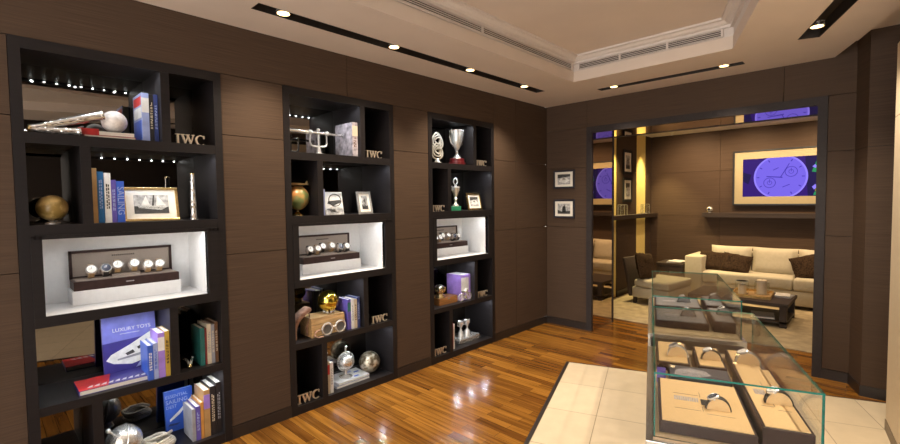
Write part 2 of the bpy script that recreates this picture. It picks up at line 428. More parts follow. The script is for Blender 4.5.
# recessed light troughs
for (c, ang, hl, hw, which), spots, ext in zip(TR, ([(.397, y) for y in (-3.612, -2.75, -1.89, -1.06)], [(1.03, -.378), (2.02, -.378)],
        [(2.705 + k * .85 * DX, -.955 + k * .85 * DY) for k in range(4)]), (0, 0, 0)):
    lab = {'left': 'long black recessed light trough along the shelf wall', 'back': 'black recessed light trough above the lounge portal',
           'right': 'wide black recessed light trough by the right hand wall'}[which]
    root = thing('light_trough', (c[0], c[1], 2.7), ang, lab, 'ceiling light')
    m = MB(); e = .004; h = .085
    m.box(-hl, hl, -hw, hw, h - e, h); m.box(-hl, hl, -hw, -hw + e, .0, h); m.box(-hl, hl, hw - e, hw, .0, h)
    m.box(-hl, -hl + e, -hw, hw, 0, h); m.box(hl - e, hl, -hw, hw, 0, h)
    m.build('housing', TROUGH, root)
    rm = Matrix.Rotation(-ang, 4, 'Z')
    for sx, sy in spots:
        p = rm @ Vector((sx - c[0], sy - c[1], 0))
        m = MB(); r = min(.044, hw - .006)
        m.lathe([(r, .03), (r, .0), (r - .005, .0), (r - .006, .03)], 20)
        lamp = m.build('lamp', CHROME, root, (p.x, p.y, .004))
        m = MB(); m.lathe([(r - .008, 0), (r - .016, -.004), (0, -.006)], 20); m.build('lens', LAMP, lamp, (0, 0, .012))
        light('downlight', 'SPOT', (sx, sy, 2.69), {'left': 62, 'back': 45, 'right': 62}[which], (1, .84, .64), .03, spot=105, blend=.9)

# ------------------------------------------------------------------ built-in display units
def unit(y0, w, label):
    root = thing('display_shelf_unit', (0, y0, 0), PI / 2, label, 'shelving unit', 'built-in display units along the wall')
    D = .40
    dv1 = .637 / .97 * w; dv2 = .255
    nx0, nx1 = .088, w - .113
    m = MB(); m.box(0, .045, -.006, D, 0, UH); m.box(w - .045, w, -.006, D, 0, UH); m.box(.045, w - .045, -.006, .02, 2.325, UH); m.box(.045, w - .045, .02, D, 2.34, UH)
    m.box(.045, w - .045, -.003, D, 0, .06)
    m.build('carcass', UNITM, root)
    for zb, zt in ((1.865, 1.92), (1.400, 1.455), (.935, .984), (.480, .525)):
        m = MB(); m.box(.045, w - .045, -.004, .02, zb, zt); m.box(.045, w - .045, .02, D, zb + .015, zt); m.build('shelf', UNITM, root)
    for x, zb, zt in ((dv1, 1.92, 2.34), (dv2, 1.455, 1.88), (dv1, .525, .95), (dv2, .06, .495)):
        m = MB(); m.box(x, x + .045, -.003, D, zb, zt); m.build('divider', UNITM, root)
    m = MB(); m.box(.04, w - .04, D, D + .006, .02, UH - .02); m.build('mirror_back', MIRROR, root)
    m = MB(); m.box(.045, nx0, -.012, .03, .984, 1.40); m.box(nx1, w - .045, -.012, .03, .984, 1.40)
    m.box(.045, w - .045, -.012, .012, 1.382, 1.402); m.box(.045, w - .045, -.012, .001, .935, .990)
    m.build('niche_frame', UNITM, root)
    m = MB(); e = .006
    m.box(nx0, nx1, .0, .372, .984, .990); m.box(nx0, nx1, .012, .372, 1.397, 1.3995)
    m.box(nx0 - e, nx0, .0, .372, .984, 1.399); m.box(nx1, nx1 + e, .0, .372, .984, 1.399); m.box(nx0, nx1, .366, .374, .984, 1.399)
    m.build('niche_lining', WHITE, root)
    rows = [(.07, dv1 - .02, 2.332, 10), (dv2 + .065, w - .07, 1.8725, 9), (.07, dv1 - .02, .9425, 9), (dv2 + .065, w - .07, .4875, 9)]
    for xa, xb, z, n in rows:
        m = MB(); m.box(xa - .01, xb + .01, .024, .034, z + .001, z + .0075); st = m.build('led_strip', TROUGH, root)
        for k in range(n):
            x = xa + (xb - xa) * k / (n - 1)
            m = MB(); m.lathe([(.0045, 0), (.0035, -.0025), (0, -.0035)], 8); m.build('led', LEDM, st, (x, .0265, z + .001))
        for f in (.12, .5, .88):
            light('led_light', 'SPOT', (-.0265, y0 + xa + (xb - xa) * f, z - .005), LEDW, (.86, .94, 1), .006, spot=160, blend=.35)
    # niche lamps
    m = MB(); m.box(nx0 + .03, nx1 - .02, .014, .026, 1.392, 1.397); st = m.build('led_strip', WHITE, root)
    for k in range(6):
        x = nx0 + .06 + (nx1 - nx0 - .1) * k / 5
        m = MB(); m.lathe([(.006, 0), (.004, -.003), (0, -.004)], 8); m.build('led', LEDM, st, (x, .020, 1.392))
    for f in (.12, .37, .62, .87):
        light('niche_light', 'SPOT', (-.05, y0 + nx0 + (nx1 - nx0) * f, 1.386), NICHEW, (.93, .96, 1), .006, spot=165, blend=.4)
    return root
LEDW = 1.2; NICHEW = .38
unit(*UNITS[0], 'dark built-in shelving unit nearest the viewer with telescopes on its top shelf')
unit(*UNITS[1], 'dark built-in shelving unit in the middle with a wooden crate and goggles')
unit(*UNITS[2], 'dark built-in shelving unit nearest the corner with trophies')

# ------------------------------------------------------------------ generic shelf goods (front of every thing faces local -Y)
H90 = PI / 2
def put(u, off, depth): return (-depth, UNITS[u][0] + off)
def book(loc, t, h, d, cover, label, rz=H90, tilt=0., title=None, tcol=None, group=None, pages=PAPER, spine2=None, tsize=None, side=None):
    root = thing('book', loc, rz, label, 'book', group, rot=(0, tilt, rz))
    b = .0025
    m = MB(); m.box(-t / 2, t / 2, 0, b, 0, h); m.box(-t / 2, -t / 2 + b, b, d, 0, h); m.box(t / 2 - b, t / 2, b, d, 0, h)
    m.build('cover', cover, root)
    m = MB(); m.box(-t / 2 + b, t / 2 - b, b, d - .004, .003, h - .004); m.build('pages', pages, root)
    if spine2:
        m = MB(); m.box(-t / 2 - .0004, t / 2 + .0004, -.0007, .0005, h * .60, h * .9); m.build('spine_band', spine2, root)
    if title: text(title, tsize or t * .95, tcol or C_WHITE, root, 'title', (0, -.0006, h * .52), (H90, H90, 0))
    if side:
        for z0, z1, q in side:
            m = MB(); m.box(-t / 2 - .0006, -t / 2 + .0004, .012, d - .012, h * z0, h * z1); m.build('cover_picture', q, root)
    if tcol and not title:
        m = MB()
        for k in range(2):
            x = (-.14 + .28 * k) * t
            z = h * .28
            while z < h * .78:
                q = random.uniform(.006, .02); m.box(x - t * .09, x + t * .09, -.0006, .0004, z, z + q); z += q + .006
        m.build('spine_print', tcol, root)
    return root
def flat_book(loc, w, d, t, cover, label, rz=H90, group=None, kind='book'):
    root = thing(kind, loc, rz, label, kind, group); b = .002
    m = MB(); m.box(-w / 2, w / 2, 0, d, 0, b); m.box(-w / 2, w / 2, 0, d, t - b, t); m.box(-w / 2, -w / 2 + b, 0, d, b, t - b); m.build('cover', cover, root)
    m = MB(); m.box(-w / 2 + b, w / 2 - .003, .003, d - .003, b, t - b); m.build('pages', PAPER, root)
    return root
def letter_sign(loc, h, label, rz=H90, s=1.0):
    root = thing('letter_sign', loc, rz, label, 'letters', 'metal letters standing on the shelves'); d = .014
    # I
    x = -1.28
    m = MB()
    def P(poly): m.prism([(px * h, pz * h) for px, pz in poly], -d / 2, d / 2)
    P([(x, 0), (x + .46, 0), (x + .46, .06), (x + .32, .09), (x + .32, .91), (x + .46, .94), (x + .46, 1), (x, 1), (x, .94), (x + .14, .91), (x + .14, .09), (x, .06)])
    m.build('letter', LETTERM, root)
    # W
    m = MB(); x = -.78
    P([(x, .94), (x + .07, .91), (x + .36, 0), (x + .43, 0), (x + .64, .62), (x + .87, 0), (x + .94, 0), (x + 1.20, .91), (x + 1.28, .94), (x + 1.28, 1), (x + .99, 1), (x + .99, .94), (x + 1.09, .91), (x + .93, .30), (x + .73, .91), (x + .82, .94), (x + .82, 1), (x + .42, 1), (x + .42, .94), (x + .52, .91), (x + .58, .74), (x + .43, .30), (x + .25, .91), (x + .35, .94), (x + .35, 1), (x, 1)])
    m.build('letter', LETTERM, root)
    # C
    m = MB(); cx, cz = 1.04, .5; out = []; inn = []
    for k in range(25):
        a = R(48 + 264 * k / 24); out.append((cx + .50 * math.cos(a), cz + .515 * math.sin(a)))
        inn.append((cx + .05 + .37 * math.cos(a), cz + .44 * math.sin(a)))
    P(out + inn[::-1])
    P([(cx + .30, .66), (cx + .38, .66), (cx + .38, .99), (cx + .33, .99), (cx + .27, .90)])
    m.build('letter', LETTERM, root)
    return root
def frame(loc, w, h, label, tilt, frm, rz=H90, border=.02, mb=.22, photo=None, group=None):
    root = thing('framed_picture', loc, rz, label, 'framed picture', group, rot=(-tilt, 0, rz))
    b = border; m = MB()
    m.box(-w / 2, w / 2, 0, .016, 0, b, .002); m.box(-w / 2, w / 2, 0, .016, h - b, h, .002); m.box(-w / 2, -w / 2 + b, 0, .016, b, h - b, .002); m.box(w / 2 - b, w / 2, 0, .016, b, h - b, .002)
    m.build('frame', frm, root)
    m = MB(); m.box(-w / 2 + b, w / 2 - b, .006, .012, b, h - b); m.build('mat_board', MATB, root)
    q = mb * min(w, h); pw = w / 2 - b - q; pz0 = b + q * .8; pz1 = h - b - q * .8
    m = MB(); m.box(-pw, pw, .0045, .0062, pz0, pz1); ph = m.build('photograph', PHOTOG, root)
    if photo: photo(ph, pw, pz0, pz1)
    if tilt:
        hz = .72 * h * math.cos(tilt) - .018 * math.sin(tilt); L = hz / math.cos(.9 * tilt) - .003
        m = MB(); m.box(-.02, .02, 0, .004, -L, 0)
        m.build('easel_leg', BLACK, root, (0, .018, .72 * h), (1.9 * tilt, 0, 0))
    return root
def ph_yacht(p, w, z0, z1):
    h = z1 - z0; y = .0040
    def poly(pts, mt, nm):
        m = MB(); m.prism([(a * w, z0 + b * h) for a, b in pts], y - .0003, y + .0006); m.build(nm, mt, p)
    poly([(-1, 0), (1, 0), (1, .34), (-1, .40)], PHOTOD, 'sea')
    poly([(-.75, .30), (.55, .18), (.95, .36), (-.2, .44), (-.8, .40)], PHOTOL, 'hull')
    poly([(.0, .4), (.12, .4), (.2, 1), (.12, 1)], PHOTOD, 'mast')
    poly([(.25, .42), (.85, .42), (.35, .98)], PHOTOL, 'sail')
    poly([(-.6, .45), (-.1, .45), (-.3, .95)], PHOTOL, 'sail')
def ph_figures(p, w, z0, z1):
    h = z1 - z0; y = .0040
    def poly(pts, mt, nm):
        m = MB(); m.prism([(a * w, z0 + b * h) for a, b in pts], y - .0003, y + .0006); m.build(nm, mt, p)
    poly([(-1, 0), (1, 0), (1, .3), (-.3, .2), (-1, .4)], PHOTOD, 'ground')
    poly([(-.3, .15), (.35, .15), (.3, .6), (.1, .85), (-.2, .7)], PHOTOD, 'silhouette')
    poly([(-.1, .3), (.15, .3), (.1, .6), (-.08, .6)], PHOTOL, 'highlight')
def ph_car(p, w, z0, z1):
    h = z1 - z0; y = .0040
    def poly(pts, mt, nm):
        m = MB(); m.prism([(a * w, z0 + b * h) for a, b in pts], y - .0003, y + .0006); m.build(nm, mt, p)
    poly([(-1, .62), (1, .75), (1, 1), (-1, 1)], PHOTOD, 'sky')
    poly([(-.8, .25), (.2, .12), (.9, .35), (.5, .62), (-.1, .75), (-.6, .55)], PHOTOL, 'shape')
    poly([(-.3, .45), (.3, .40), (.2, .6), (-.1, .66)], PHOTOD, 'detail')

# ---- watches
def watch_upright(loc, label, dial, strap, cat_group, s=1.22, rz=H90):
    root = thing('wristwatch', loc, rz, label, 'watch', cat_group)
    m = MB(); pts = [(0, .022 * s * math.cos(a), .035 * s + .033 * s * math.sin(a)) for a in [2 * PI * k / 20 for k in range(20)]]
    t = bmesh.new(); rr = []
    for (x, y, z) in pts:
        rr.append([t.verts.new((-.011 * s, y, z)), t.verts.new((.011 * s, y, z)), t.verts.new((.011 * s, y * .86, .035 * s + (z - .035 * s) * .9)), t.verts.new((-.011 * s, y * .86, .035 * s + (z - .035 * s) * .9))])
    for k in range(20):
        a, b = rr[k], rr[(k + 1) % 20]
        for q in range(4): t.faces.new([a[q], a[(q + 1) % 4], b[(q + 1) % 4], b[q]])
    bmesh.ops.recalc_face_normals(t, faces=t.faces); m.add(t, None, True); m.build('strap', strap, root)
    m = MB(); m.sphere((0, .002, .034 * s), .02 * s, 14, (1.15, .85, 1.42)); m.build('cushion', LINING, root)
    T = Matrix.Translation((0, -.020 * s, .046 * s)) @ Matrix.Rotation(R(66), 4, 'X')
    m = MB(); m.lathe([(.0, -.004), (.019 * s, -.004), (.022 * s, 0), (.022 * s, .005), (.019 * s, .008), (.0185 * s, .0065), (0, .0065)], 24, M=None); 
    c = m.build('case', SILVER, root); c.matrix_local = T
    m = MB(); m.lathe([(.0182 * s, .0068), (0, .0069)], 24); di = m.build('dial', dial, c)
    m = MB(); m.box(-.0008, .0008, 0, .013 * s, .0072, .0076); m.box(-.010 * s, 0, -.0007, .0007, .0072, .0076); m.build('hands', INK if dial is DIALW else SILVER, c)
    m = MB(); m.cyl((.022 * s, 0, .002), (.026 * s, 0, .002), .003 * s, n=10); m.build('crown', SILVER, c)
    return root

def watch_box(u, label, center=None):
    y0, w = UNITS[u]
    cx = y0 + .485
    pl = MB(); pl.box(-.27, .27, 0, .185, 0, .081, .002)
    o = pl.build('plinth', WHITE, None, (-.185, cx, .990), (0, 0, H90)); tag(o, 'white display plinth in the lit niche of the %s' % label, 'plinth', 'white plinths in the lit niches')
    root = thing('watch_box', (-.187, cx, 1.071), H90, 'open dark watch box with taupe lining in the %s' % label, 'watch box', 'open watch boxes in the lit niches')
    m = MB(); m.box(-.262, .262, 0, .155, 0, .052, .003); m.build('base', MAROON, root)
    m = MB(); m.box(-.25, .25, .012, .145, .0525, .056); m.build('tray_lining', LINING, root)
    lid = MB(); W = .262; h0, h1 = .05, .215
    lid.box(-W, W, .150, .172, h0, h0 + .014, .002); lid.box(-W, W, .150, .172, h1 - .014, h1, .002); lid.box(-W, -W + .014, .150, .172, h0, h1, .002); lid.box(W - .014, W, .150, .172, h0, h1, .002); lid.box(-W, W, .168, .176, h0, h1)
    l = lid.build('lid', MAROON, root)
    m = MB(); m.box(-W + .012, W - .012, .160, .168, h0 + .012, h1 - .012); m.build('lid_lining', LINING, l)
    m = MB()
    for k in range(12): m.box(-.058 + k * .0098, -.058 + k * .0098 + .0068, .158, .1605, .170, .179)
    m.build('lid_print', INK, l)
    m = MB(); m.box(-.02, .02, -.0012, .001, .024, .030); m.build('plate', INKG, root)
    return root
G = 'watches standing in the open boxes'
names = ['nearest shelving unit', 'middle shelving unit', 'farthest shelving unit']
for u in range(3): watch_box(u, names[u])
WX = [-.175, -.105, -.046, .040, .107, .167]; WY = [.07, .075, .095, .095, .075, .07]
pos = ['leftmost', 'second from left', 'third from left', 'third from right', 'second from right', 'rightmost']
protos = {}
for u in range(3):
    for k in range(6):
        if u == 0: key = 'k' if k == 1 else 't'
        else: key = 't' if k in (1, 3) else ('k' if k == 4 else 'b')
        look = {'k': 'watch with dark dial and black strap', 't': 'watch with white dial and tan strap', 'b': 'watch with white dial and black strap'}[key]
        lab = '%s, %s in the %s' % (look, pos[k], names[u])
        cx = UNITS[u][0] + .485
        loc = (-.187 - WY[k], cx + WX[k], 1.1272 + (.012 if k in (2, 3) else 0))
        if key not in protos:
            protos[key] = watch_upright(loc, lab, DIALK if key == 'k' else DIALW, STRAPT if key == 't' else STRAPB, G)
        else: dup(protos[key], loc, label=lab)
    # raised rest under the two middle watches
for u in range(3):
    cx = UNITS[u][0] + .485
    m = MB(); m.box(-.075, .07, .074, .116, 0, .0125); o = m.build('watch_rest', LINING, bpy.data.objects['watch_box' if u == 0 else 'watch_box.%03d' % u], (0, 0, .0555))

GILT = mat('gilt', (.78, .60, .30), .35, .3)
Z1, Z2, Z4, Z5 = 1.92, 1.455, .525, .060
# ------------------------------------------------------------------ letters
LL = 'standing metal block letters '
def L3(u, off, z, label, h=.060, depth=.035, rz=H90):
    p = put(u, off, depth); letter_sign((p[0], p[1], z), h, label, rz)
L3(0, .79, Z1, 'pale metal block letters in the top right corner of the nearest shelving unit')
L3(1, .80, Z1, 'pale metal block letters in the top right cubby of the middle shelving unit')
L3(1, .825, Z4, 'pale metal block letters right of the crate and books in the middle shelving unit')
L3(1, .15, Z5, 'pale metal block letters in the bottom left cubby of the middle shelving unit', .066)
L3(2, .80, Z1, 'pale metal block letters in the cubby right of the big trophy')
L3(2, .15, Z2, 'pale metal block letters in the narrow cubby left of the slim trophy')
L3(2, .80, Z4, 'pale metal block letters in the cubby right of the purple box')
L3(2, .15, Z5, 'pale metal block letters in the bottom left cubby of the farthest shelving unit', .062)

# ------------------------------------------------------------------ unit nearest the viewer
u = 0
def bk(u, off, z, t, h, d, cover, label, depth=.05, **k):
    p = put(u, off, depth); return book((p[0], p[1], z), t, h, d, cover, label, **k)
# top shelf: two stacked books, ball, telescopes, three upright books
p = put(u, .40, .05); b0 = flat_book((p[0], p[1], Z1), .235, .15, .016, C_RED, 'thin red book at the bottom of the stack under the white ball')
p = put(u, .425, .06); b1 = flat_book((p[0], p[1], Z1 + .0165), .18, .13, .026, C_BLACK, 'dark book on the red book under the white ball')
p = put(u, .305, .06)
o = MB(); o.box(-.045, .045, 0, .10, 0, .034, .002); bx = o.build('small_box', C_RED, None, (p[0], p[1], Z1 + .0165), (0, 0, H90)); tag(bx, 'small red box on the left end of the book stack', 'box')
p = put(u, .43, .115)
m = MB(); m.sphere((0, 0, .062), .062, 28); tag(m.build('ball', mat('white_leather', (.72, .66, .62), .55, 0, .18, (60, 60, 60), .3), None, (p[0], p[1], Z1 + .0428)), 'white leather ball on the book stack beside the telescopes', 'ball')
def telescope(loc, rot, L, r, label, group, mt=SILVER, stages=4):
    root = thing('telescope', loc, 0, label, 'telescope', group, rot=rot)
    z = 0
    for k in range(stages):
        q = L * (.34, .26, .22, .18)[k] if stages == 4 else L / stages
        rr = r * (1, .86, .74, .64)[k]
        m = MB(); m.lathe([(0, z), (rr * 1.08, z), (rr * 1.08, z + .012), (rr, z + .014), (rr, z + q - .014), (rr * 1.06, z + q - .012), (rr * 1.06, z + q), (0, z + q)], 18)
        m.build('tube', (mt, CHROME)[k % 2], root); z += q
    m = MB(); m.lathe([(0, z), (rr * 1.25, z), (rr * 1.25, z + .008), (rr * .8, z + .012), (0, z + .012)], 18); m.build('eyepiece', BRASS, root)
    return root
def aim(p0, p1): return (Vector(p1) - Vector(p0)).to_track_quat('Z', 'Y').to_euler()
y0 = UNITS[u][0]
P0 = (-.065, y0 + .372, Z1 + .128); P1 = (-.055, y0 + .070, Z1 + .026)
telescope(P0, aim(P0, P1), .315, .024, 'long silver telescope leaning against the white ball', 'silver telescopes', CHROME)
P0 = (-.045, y0 + .27, Z1 + .023); P1 = (-.05, y0 + .06, Z1 + .019)
telescope(P0, aim(P0, P1), .20, .020, 'short silver telescope lying flat at the left end of the top shelf', 'silver telescopes', CHROME)
P0 = (-.15, y0 + .20, Z1 + .018); P1 = (-.14, y0 + .05, Z1 + .016)
telescope(P0, aim(P0, P1), .15, .015, 'short brass telescope lying behind the silver telescopes', 'silver telescopes', BRASS, 2)
bk(u, .570, Z1, .036, .282, .20, C_SKY, 'pale blue book with red and white cover at the left of the top shelf trio', spine2=C_WHITE, depth=.055, side=((.05, .45, C_ROYAL), (.5, .72, C_WHITE), (.76, .94, C_RED)))
bk(u, .600, Z1, .021, .275, .20, C_BLACK, 'black book in the middle of the top shelf trio', tcol=C_CREAM, depth=.055)
bk(u, .623, Z1, .022, .280, .20, C_NAVY, 'navy book against the divider on the top shelf of the nearest unit', tcol=C_SKY, depth=.055)
# globe in the left cubby
def globe(loc, r, label, mt, base, hb, group=None, plain=True, name='globe'):
    root = thing(name, loc, 0, label, 'globe', group)
    m = MB(); m.lathe([(0, 0), (r * .55, 0), (r * .55, .006), (r * .30, .014), (r * .16, hb * .6), (r * .30, hb), (0, hb)], 24); m.build('base', base, root)
    m = MB(); m.sphere((0, 0, hb + r * .97), r, 32); m.build('ball', mt, root)
    return root
MAPG = two('antique_map', (.34, .22, .06), (.70, .50, .20), 20, .38, 0, .3)
p = put(u, .145, .13); globe((p[0], p[1], Z2), .068, 'antique gold globe on a small silver foot in the left cubby', MAPG, SILVER, .02)
# books, frame and telescope
for off, t, h, cv, lab, kw in ((.317, .022, .300, C_TAN, 'tall tan book against the divider left of the blue book', {}),
        (.343, .028, .282, C_BLUE, 'blue book between the tan and the white book', dict(tcol=C_SKY)),
        (.374, .030, .276, C_WHITE, 'white book with dark lettering between the blue and violet books', dict(tcol=C_BLACK)),
        (.401, .023, .238, C_PURP, 'short violet book left of the sailing book', dict(tcol=C_SKY)),
        (.432, .036, .232, C_ROYAL, 'short royal blue book titled SAILING beside the sailboat picture frame', dict(title='SAILING', tcol=C_SKY, tsize=.044))):
    bk(u, off, Z2, t, h, .17, cv, lab, depth=.05, **kw)
p = put(u, .592, .075)
frame((p[0], p[1], Z2 + .001), .285, .205, 'wide gold picture frame with a sailboat photograph', R(12), BRASS, photo=ph_yacht, mb=.19, border=.015)
p = put(u, .825, .12)
telescope((p[0], p[1], Z2), (0, 0, 0), .285, .019, 'slim silver telescope standing upright right of the sailboat picture', 'silver telescopes', CHROME)
# LUXURY TOYS shelf
p = put(u, .375, .035)
fb = flat_book((p[0], p[1], Z4), .335, .20, .026, C_INDIGO, 'large flat red and navy book in front of the tall blue yacht book')
m = MB(); m.plan([(-.1675, 0), (-.04, .0), (-.02, .10), (.0, .20), (-.1675, .20)], .0262, .0268); m.build('red_panel', C_RED, fb)
for k in range(9):
    m = MB(); x = -.13 + .031 * k; m.plan([(x, .03), (x + .022, .025), (x + .03, .06), (x + .012, .05)], .027, .0274); m.build('cover_mark', C_WHITE, fb)
def front_book(loc, w, h, t, cover, label, lean, rz=H90):
    root = thing('book', loc, rz, label, 'book', None, rot=(-lean, 0, rz)); b = .003
    m = MB(); m.box(-w / 2, w / 2, 0, b, 0, h); m.box(-w / 2, w / 2, t - b, t, 0, h); m.box(-w / 2, -w / 2 + b, b, t - b, 0, h); m.build('cover', cover, root)
    m = MB(); m.box(-w / 2 + b, w / 2 - .004, b, t - b, .004, h - .004); m.build('pages', PAPER, root)
    return root
def art(root, poly, mt, nm, y=-.0008, th=.0008):
    m = MB(); m.prism(poly, y, y + th); return m.build(nm, mt, root)
p = put(u, .486, .235)
lx = front_book((p[0], p[1], Z4 + .001), .275, .355, .03, C_INDIGO, 'tall violet blue book titled LUXURY TOYS with a white yacht on its cover', R(8))
W2 = .1375
art(lx, [(-W2, .20), (W2, .215), (W2, .355), (-W2, .355)], C_PERI, 'sky_band')
text('LUXURY TOYS', .030, C_WHITE, lx, 'title', (0.012, -.001, .270), (H90, 0, 0))
art(lx, [(-.05, .243), (.05, .243), (.05, .246), (-.05, .246)], C_WHITE, 'subtitle')
art(lx, [(-.125, .10), (-.10, .13), (.0, .175), (.11, .235), (.137, .232), (.137, .13), (.09, .075), (.0, .055), (-.09, .075)], PHOTOL, 'yacht_hull', -.0016)
art(lx, [(-.03, .125), (.01, .14), (.02, .12), (-.02, .11)], PHOTOD, 'yacht_window', -.0024)
art(lx, [(.03, .15), (.10, .185), (.10, .17), (.04, .135)], PHOTOD, 'yacht_window', -.0024)
art(lx, [(-.07, .10), (.05, .115), (.09, .15), (.05, .10), (-.07, .09)], C_GREY, 'yacht_shade', -.0024)
art(lx, [(.02, .03), (.12, .05), (.13, .10), (.05, .07)], C_SKY, 'wake')
for off, t, h, cv, lab, kw in ((.534, .028, .205, C_ROYAL, 'short blue book with white lettering by the LUXURY TOYS book', dict(tcol=C_WHITE)),
        (.561, .023, .212, C_SKY, 'pale blue book second from left beside the LUXURY TOYS book', dict(tcol=C_ROYAL)),
        (.591, .034, .268, C_LILAC, 'lilac book with white band left of the gold book', dict(spine2=C_WHITE)),
        (.622, .024, .272, C_GOLD, 'mustard gold book against the divider of the nearest unit', dict(tcol=C_BLACK))):
    bk(u, off, Z4, t, h, .17, cv, lab, depth=.012, **kw)
for off, t, h, cv, lab, kw in ((.825, .026, .240, C_TEAL, 'teal book at the left of the right hand row', dict()),
        (.8455, .010, .235, C_MAR, 'thin maroon book between the teal and cream books', dict()),
        (.864, .024, .258, C_CREAM, 'cream book with dark lettering beside the thin maroon book', dict(tcol=C_GREY)),
        (.8875, .020, .250, C_GREY, 'grey book between the cream and brown books', dict(tcol=C_CREAM)),
        (.909, .020, .262, C_BROWN, 'brown book at the right end of the right hand row', dict(tcol=C_CREAM))):
    bk(u, off, Z4, t, h, .18, cv, lab, depth=.045, **kw)
p = put(u, .750, .05)
root = thing('dividers', (p[0], p[1], Z4), H90, 'bronze pair of drawing dividers lying by the teal book', 'dividers')
m = MB(); m.sphere((0, 0, .014), .014, 14); m.build('hinge', BRASS, root)
for s in (-1, 1):
    m = MB(); m.tube([(0, 0, .016), (.012 + .018 * s, .05, .05), (.012 + .026 * s, .09, .045), (.01 + .030 * s, .14, .006)], [.009, .008, .006, .003], 8); m.build('leg', SILVER, root)
# bottom compartment
p = put(u, .405, .105)
root = thing('silver_globe', (p[0], p[1], Z5), 0, 'hammered silver ball with a stem and knob on the bottom shelf', 'ornament')
m = MB(); m.lathe([(.035, 0), (.05, .0), (.04, .02), (.03, .03), (0, .03)], 24); m.build('foot', SILVER, root)
m = MB(); m.sphere((0, 0, .115), .093, 32); m.build('ball', HSILVER, root)
m = MB(); d = Vector((.35, -.55, .75)).normalized(); c = Vector((0, 0, .115)); m.cyl(c + d * .085, c + d * .135, .007); m.sphere(c + d * .142, .014, 14); m.build('stem', SILVER, root)
m = MB(); m.tube([(.094 * math.cos(a) , .094 * math.sin(a) * .2, .115 + .094 * math.sin(a)) for a in [2 * PI * k / 40 for k in range(40)]], .004, 6, True); m.build('meridian_ring', SILVER, root)
p = put(u, .580, .115)
root = thing('rope_coil', (p[0], p[1], Z5), 0, 'white rope coil lying on the bottom shelf by the books', 'rope')
m = MB(); pts = []
for k in range(150):
    a = 2 * PI * k / 30; q = k / 150
    pts.append((.068 * math.cos(a) * (1 - .12 * q), .078 * math.sin(a) * (1 - .12 * q) + .010 * math.sin(q * 5), .012 + .055 * q + .004 * math.sin(3 * a)))
m.tube(pts, .0085, 8); m.build('coil', ROPE, root)
m = MB(); m.tube([(.0, -.07, .068), (.03, -.03, .080), (.02, .04, .082), (-.02, .075, .072)], .0085, 8); m.build('rope_end', ROPE, root)
p = put(u, .745, .275)
es = front_book((p[0], p[1], Z5 + .001), .165, .262, .028, C_ROYAL, 'bright blue book lettered ESSENTIAL SAILING with a white sail, behind the rope coil', R(7))
for q, (ln, sz, z) in enumerate((('ESSENTIAL', .028, .225), ('SAILING', .036, .19), ('DEST', .028, .158))):
    text(ln, sz, C_SKY, es, 'title', (-.078, -.001, z), (H90, 0, 0), align='LEFT')
art(es, [(-.06, .065), (.0, .10), (.085, .19), (.082, .20), (.0, .125), (-.06, .08)], PHOTOL, 'sail')
art(es, [(-.072, .04), (-.02, .035), (.0, .045), (-.06, .052)], C_NAVY, 'hull')
for off, t, h, cv, lab, kw in ((.756, .020, .205, C_GREY, 'short grey book at the left of the bottom row', {}),
        (.781, .026, .215, C_PURP, 'short violet book in the bottom row', dict(tcol=C_SKY)),
        (.805, .018, .235, C_ORANGE, 'orange book in the bottom row', {}),
        (.834, .036, .305, C_TAN, 'tall tan book with a violet jacket in the bottom row', dict(spine2=C_LILAC)),
        (.8705, .032, .318, C_BLACK, 'tall black book with pale lettering in the bottom row', dict(tcol=C_CREAM)),
        (.906, .034, .335, C_BLACK, 'tallest black book at the right end of the bottom row', dict(tcol=C_GREY))):
    bk(u, off, Z5, t, h, .18, cv, lab, depth=.035, **kw)

# ------------------------------------------------------------------ middle unit
u = 1; y0 = UNITS[1][0]
p = put(u, .37, .17)
root = thing('mounted_telescope', (p[0], p[1], Z1), H90, 'silver telescope mounted level on a yoke stand on the top shelf of the middle unit', 'telescope')
m = MB(); m.lathe([(0, 0), (.065, 0), (.065, .006), (.05, .016), (.022, .024), (.018, .05), (0, .05)], 24); m.build('base', SILVER, root)
m = MB(); m.sphere((0, 0, .055), .018, 16); m.cyl((0, 0, .05), (0, 0, .20), .009); m.sphere((0, 0, .205), .015, 16); m.build('post', SILVER, root)
m = MB(); m.tube([(-.072, 0, .185), (-.072, 0, .10), (-.064, 0, .082), (-.045, 0, .075), (.045, 0, .075), (.064, 0, .082), (.072, 0, .10), (.072, 0, .185)], .008, 10); m.build('yoke', SILVER, root)
m = MB()
for s in (-1, 1): m.sphere((.072 * s, -.006, .182), .021, 16)
m.build('yoke_knob', SILVER, root)
T = Matrix.Translation((-.255, 0, .180)) @ Matrix.Rotation(H90, 4, 'Y')
m = MB(); m.lathe([(0, 0), (.019, 0), (.019, .02), (.016, .022), (.016, .17), (.018, .172), (.018, .185), (.013, .187), (.013, .34), (.015, .342), (.015, .352), (.010, .355), (.010, .47), (.013, .472), (.013, .485), (0, .485)], 18, M=T)
m = m.build('tube', CHROME, root)
bk(u, .617, Z1,   .050, .275, .25, C_ALBUM, 'thick grey album with a cream spine on the top shelf of the middle unit', spine2=C_CREAM, depth=.03, tcol=C_BROWN)
EARTH = two('painted_earth', (.20, .26, .09), (.62, .26, .08), 11, .3, 0, .5)
p = put(u, .168, .15)
root = thing('globe', (p[0], p[1], Z2), H90, 'painted green and orange globe on a gold foot in the middle unit', 'globe')
m = MB(); m.lathe([(0, 0), (.05, 0), (.05, .008), (.03, .018), (.012, .03), (.012, .048), (0, .048)], 24); m.build('base', BRASS, root)
m = MB(); m.sphere((0, 0, .136), .089, 32); m.build('ball', EARTH, root)
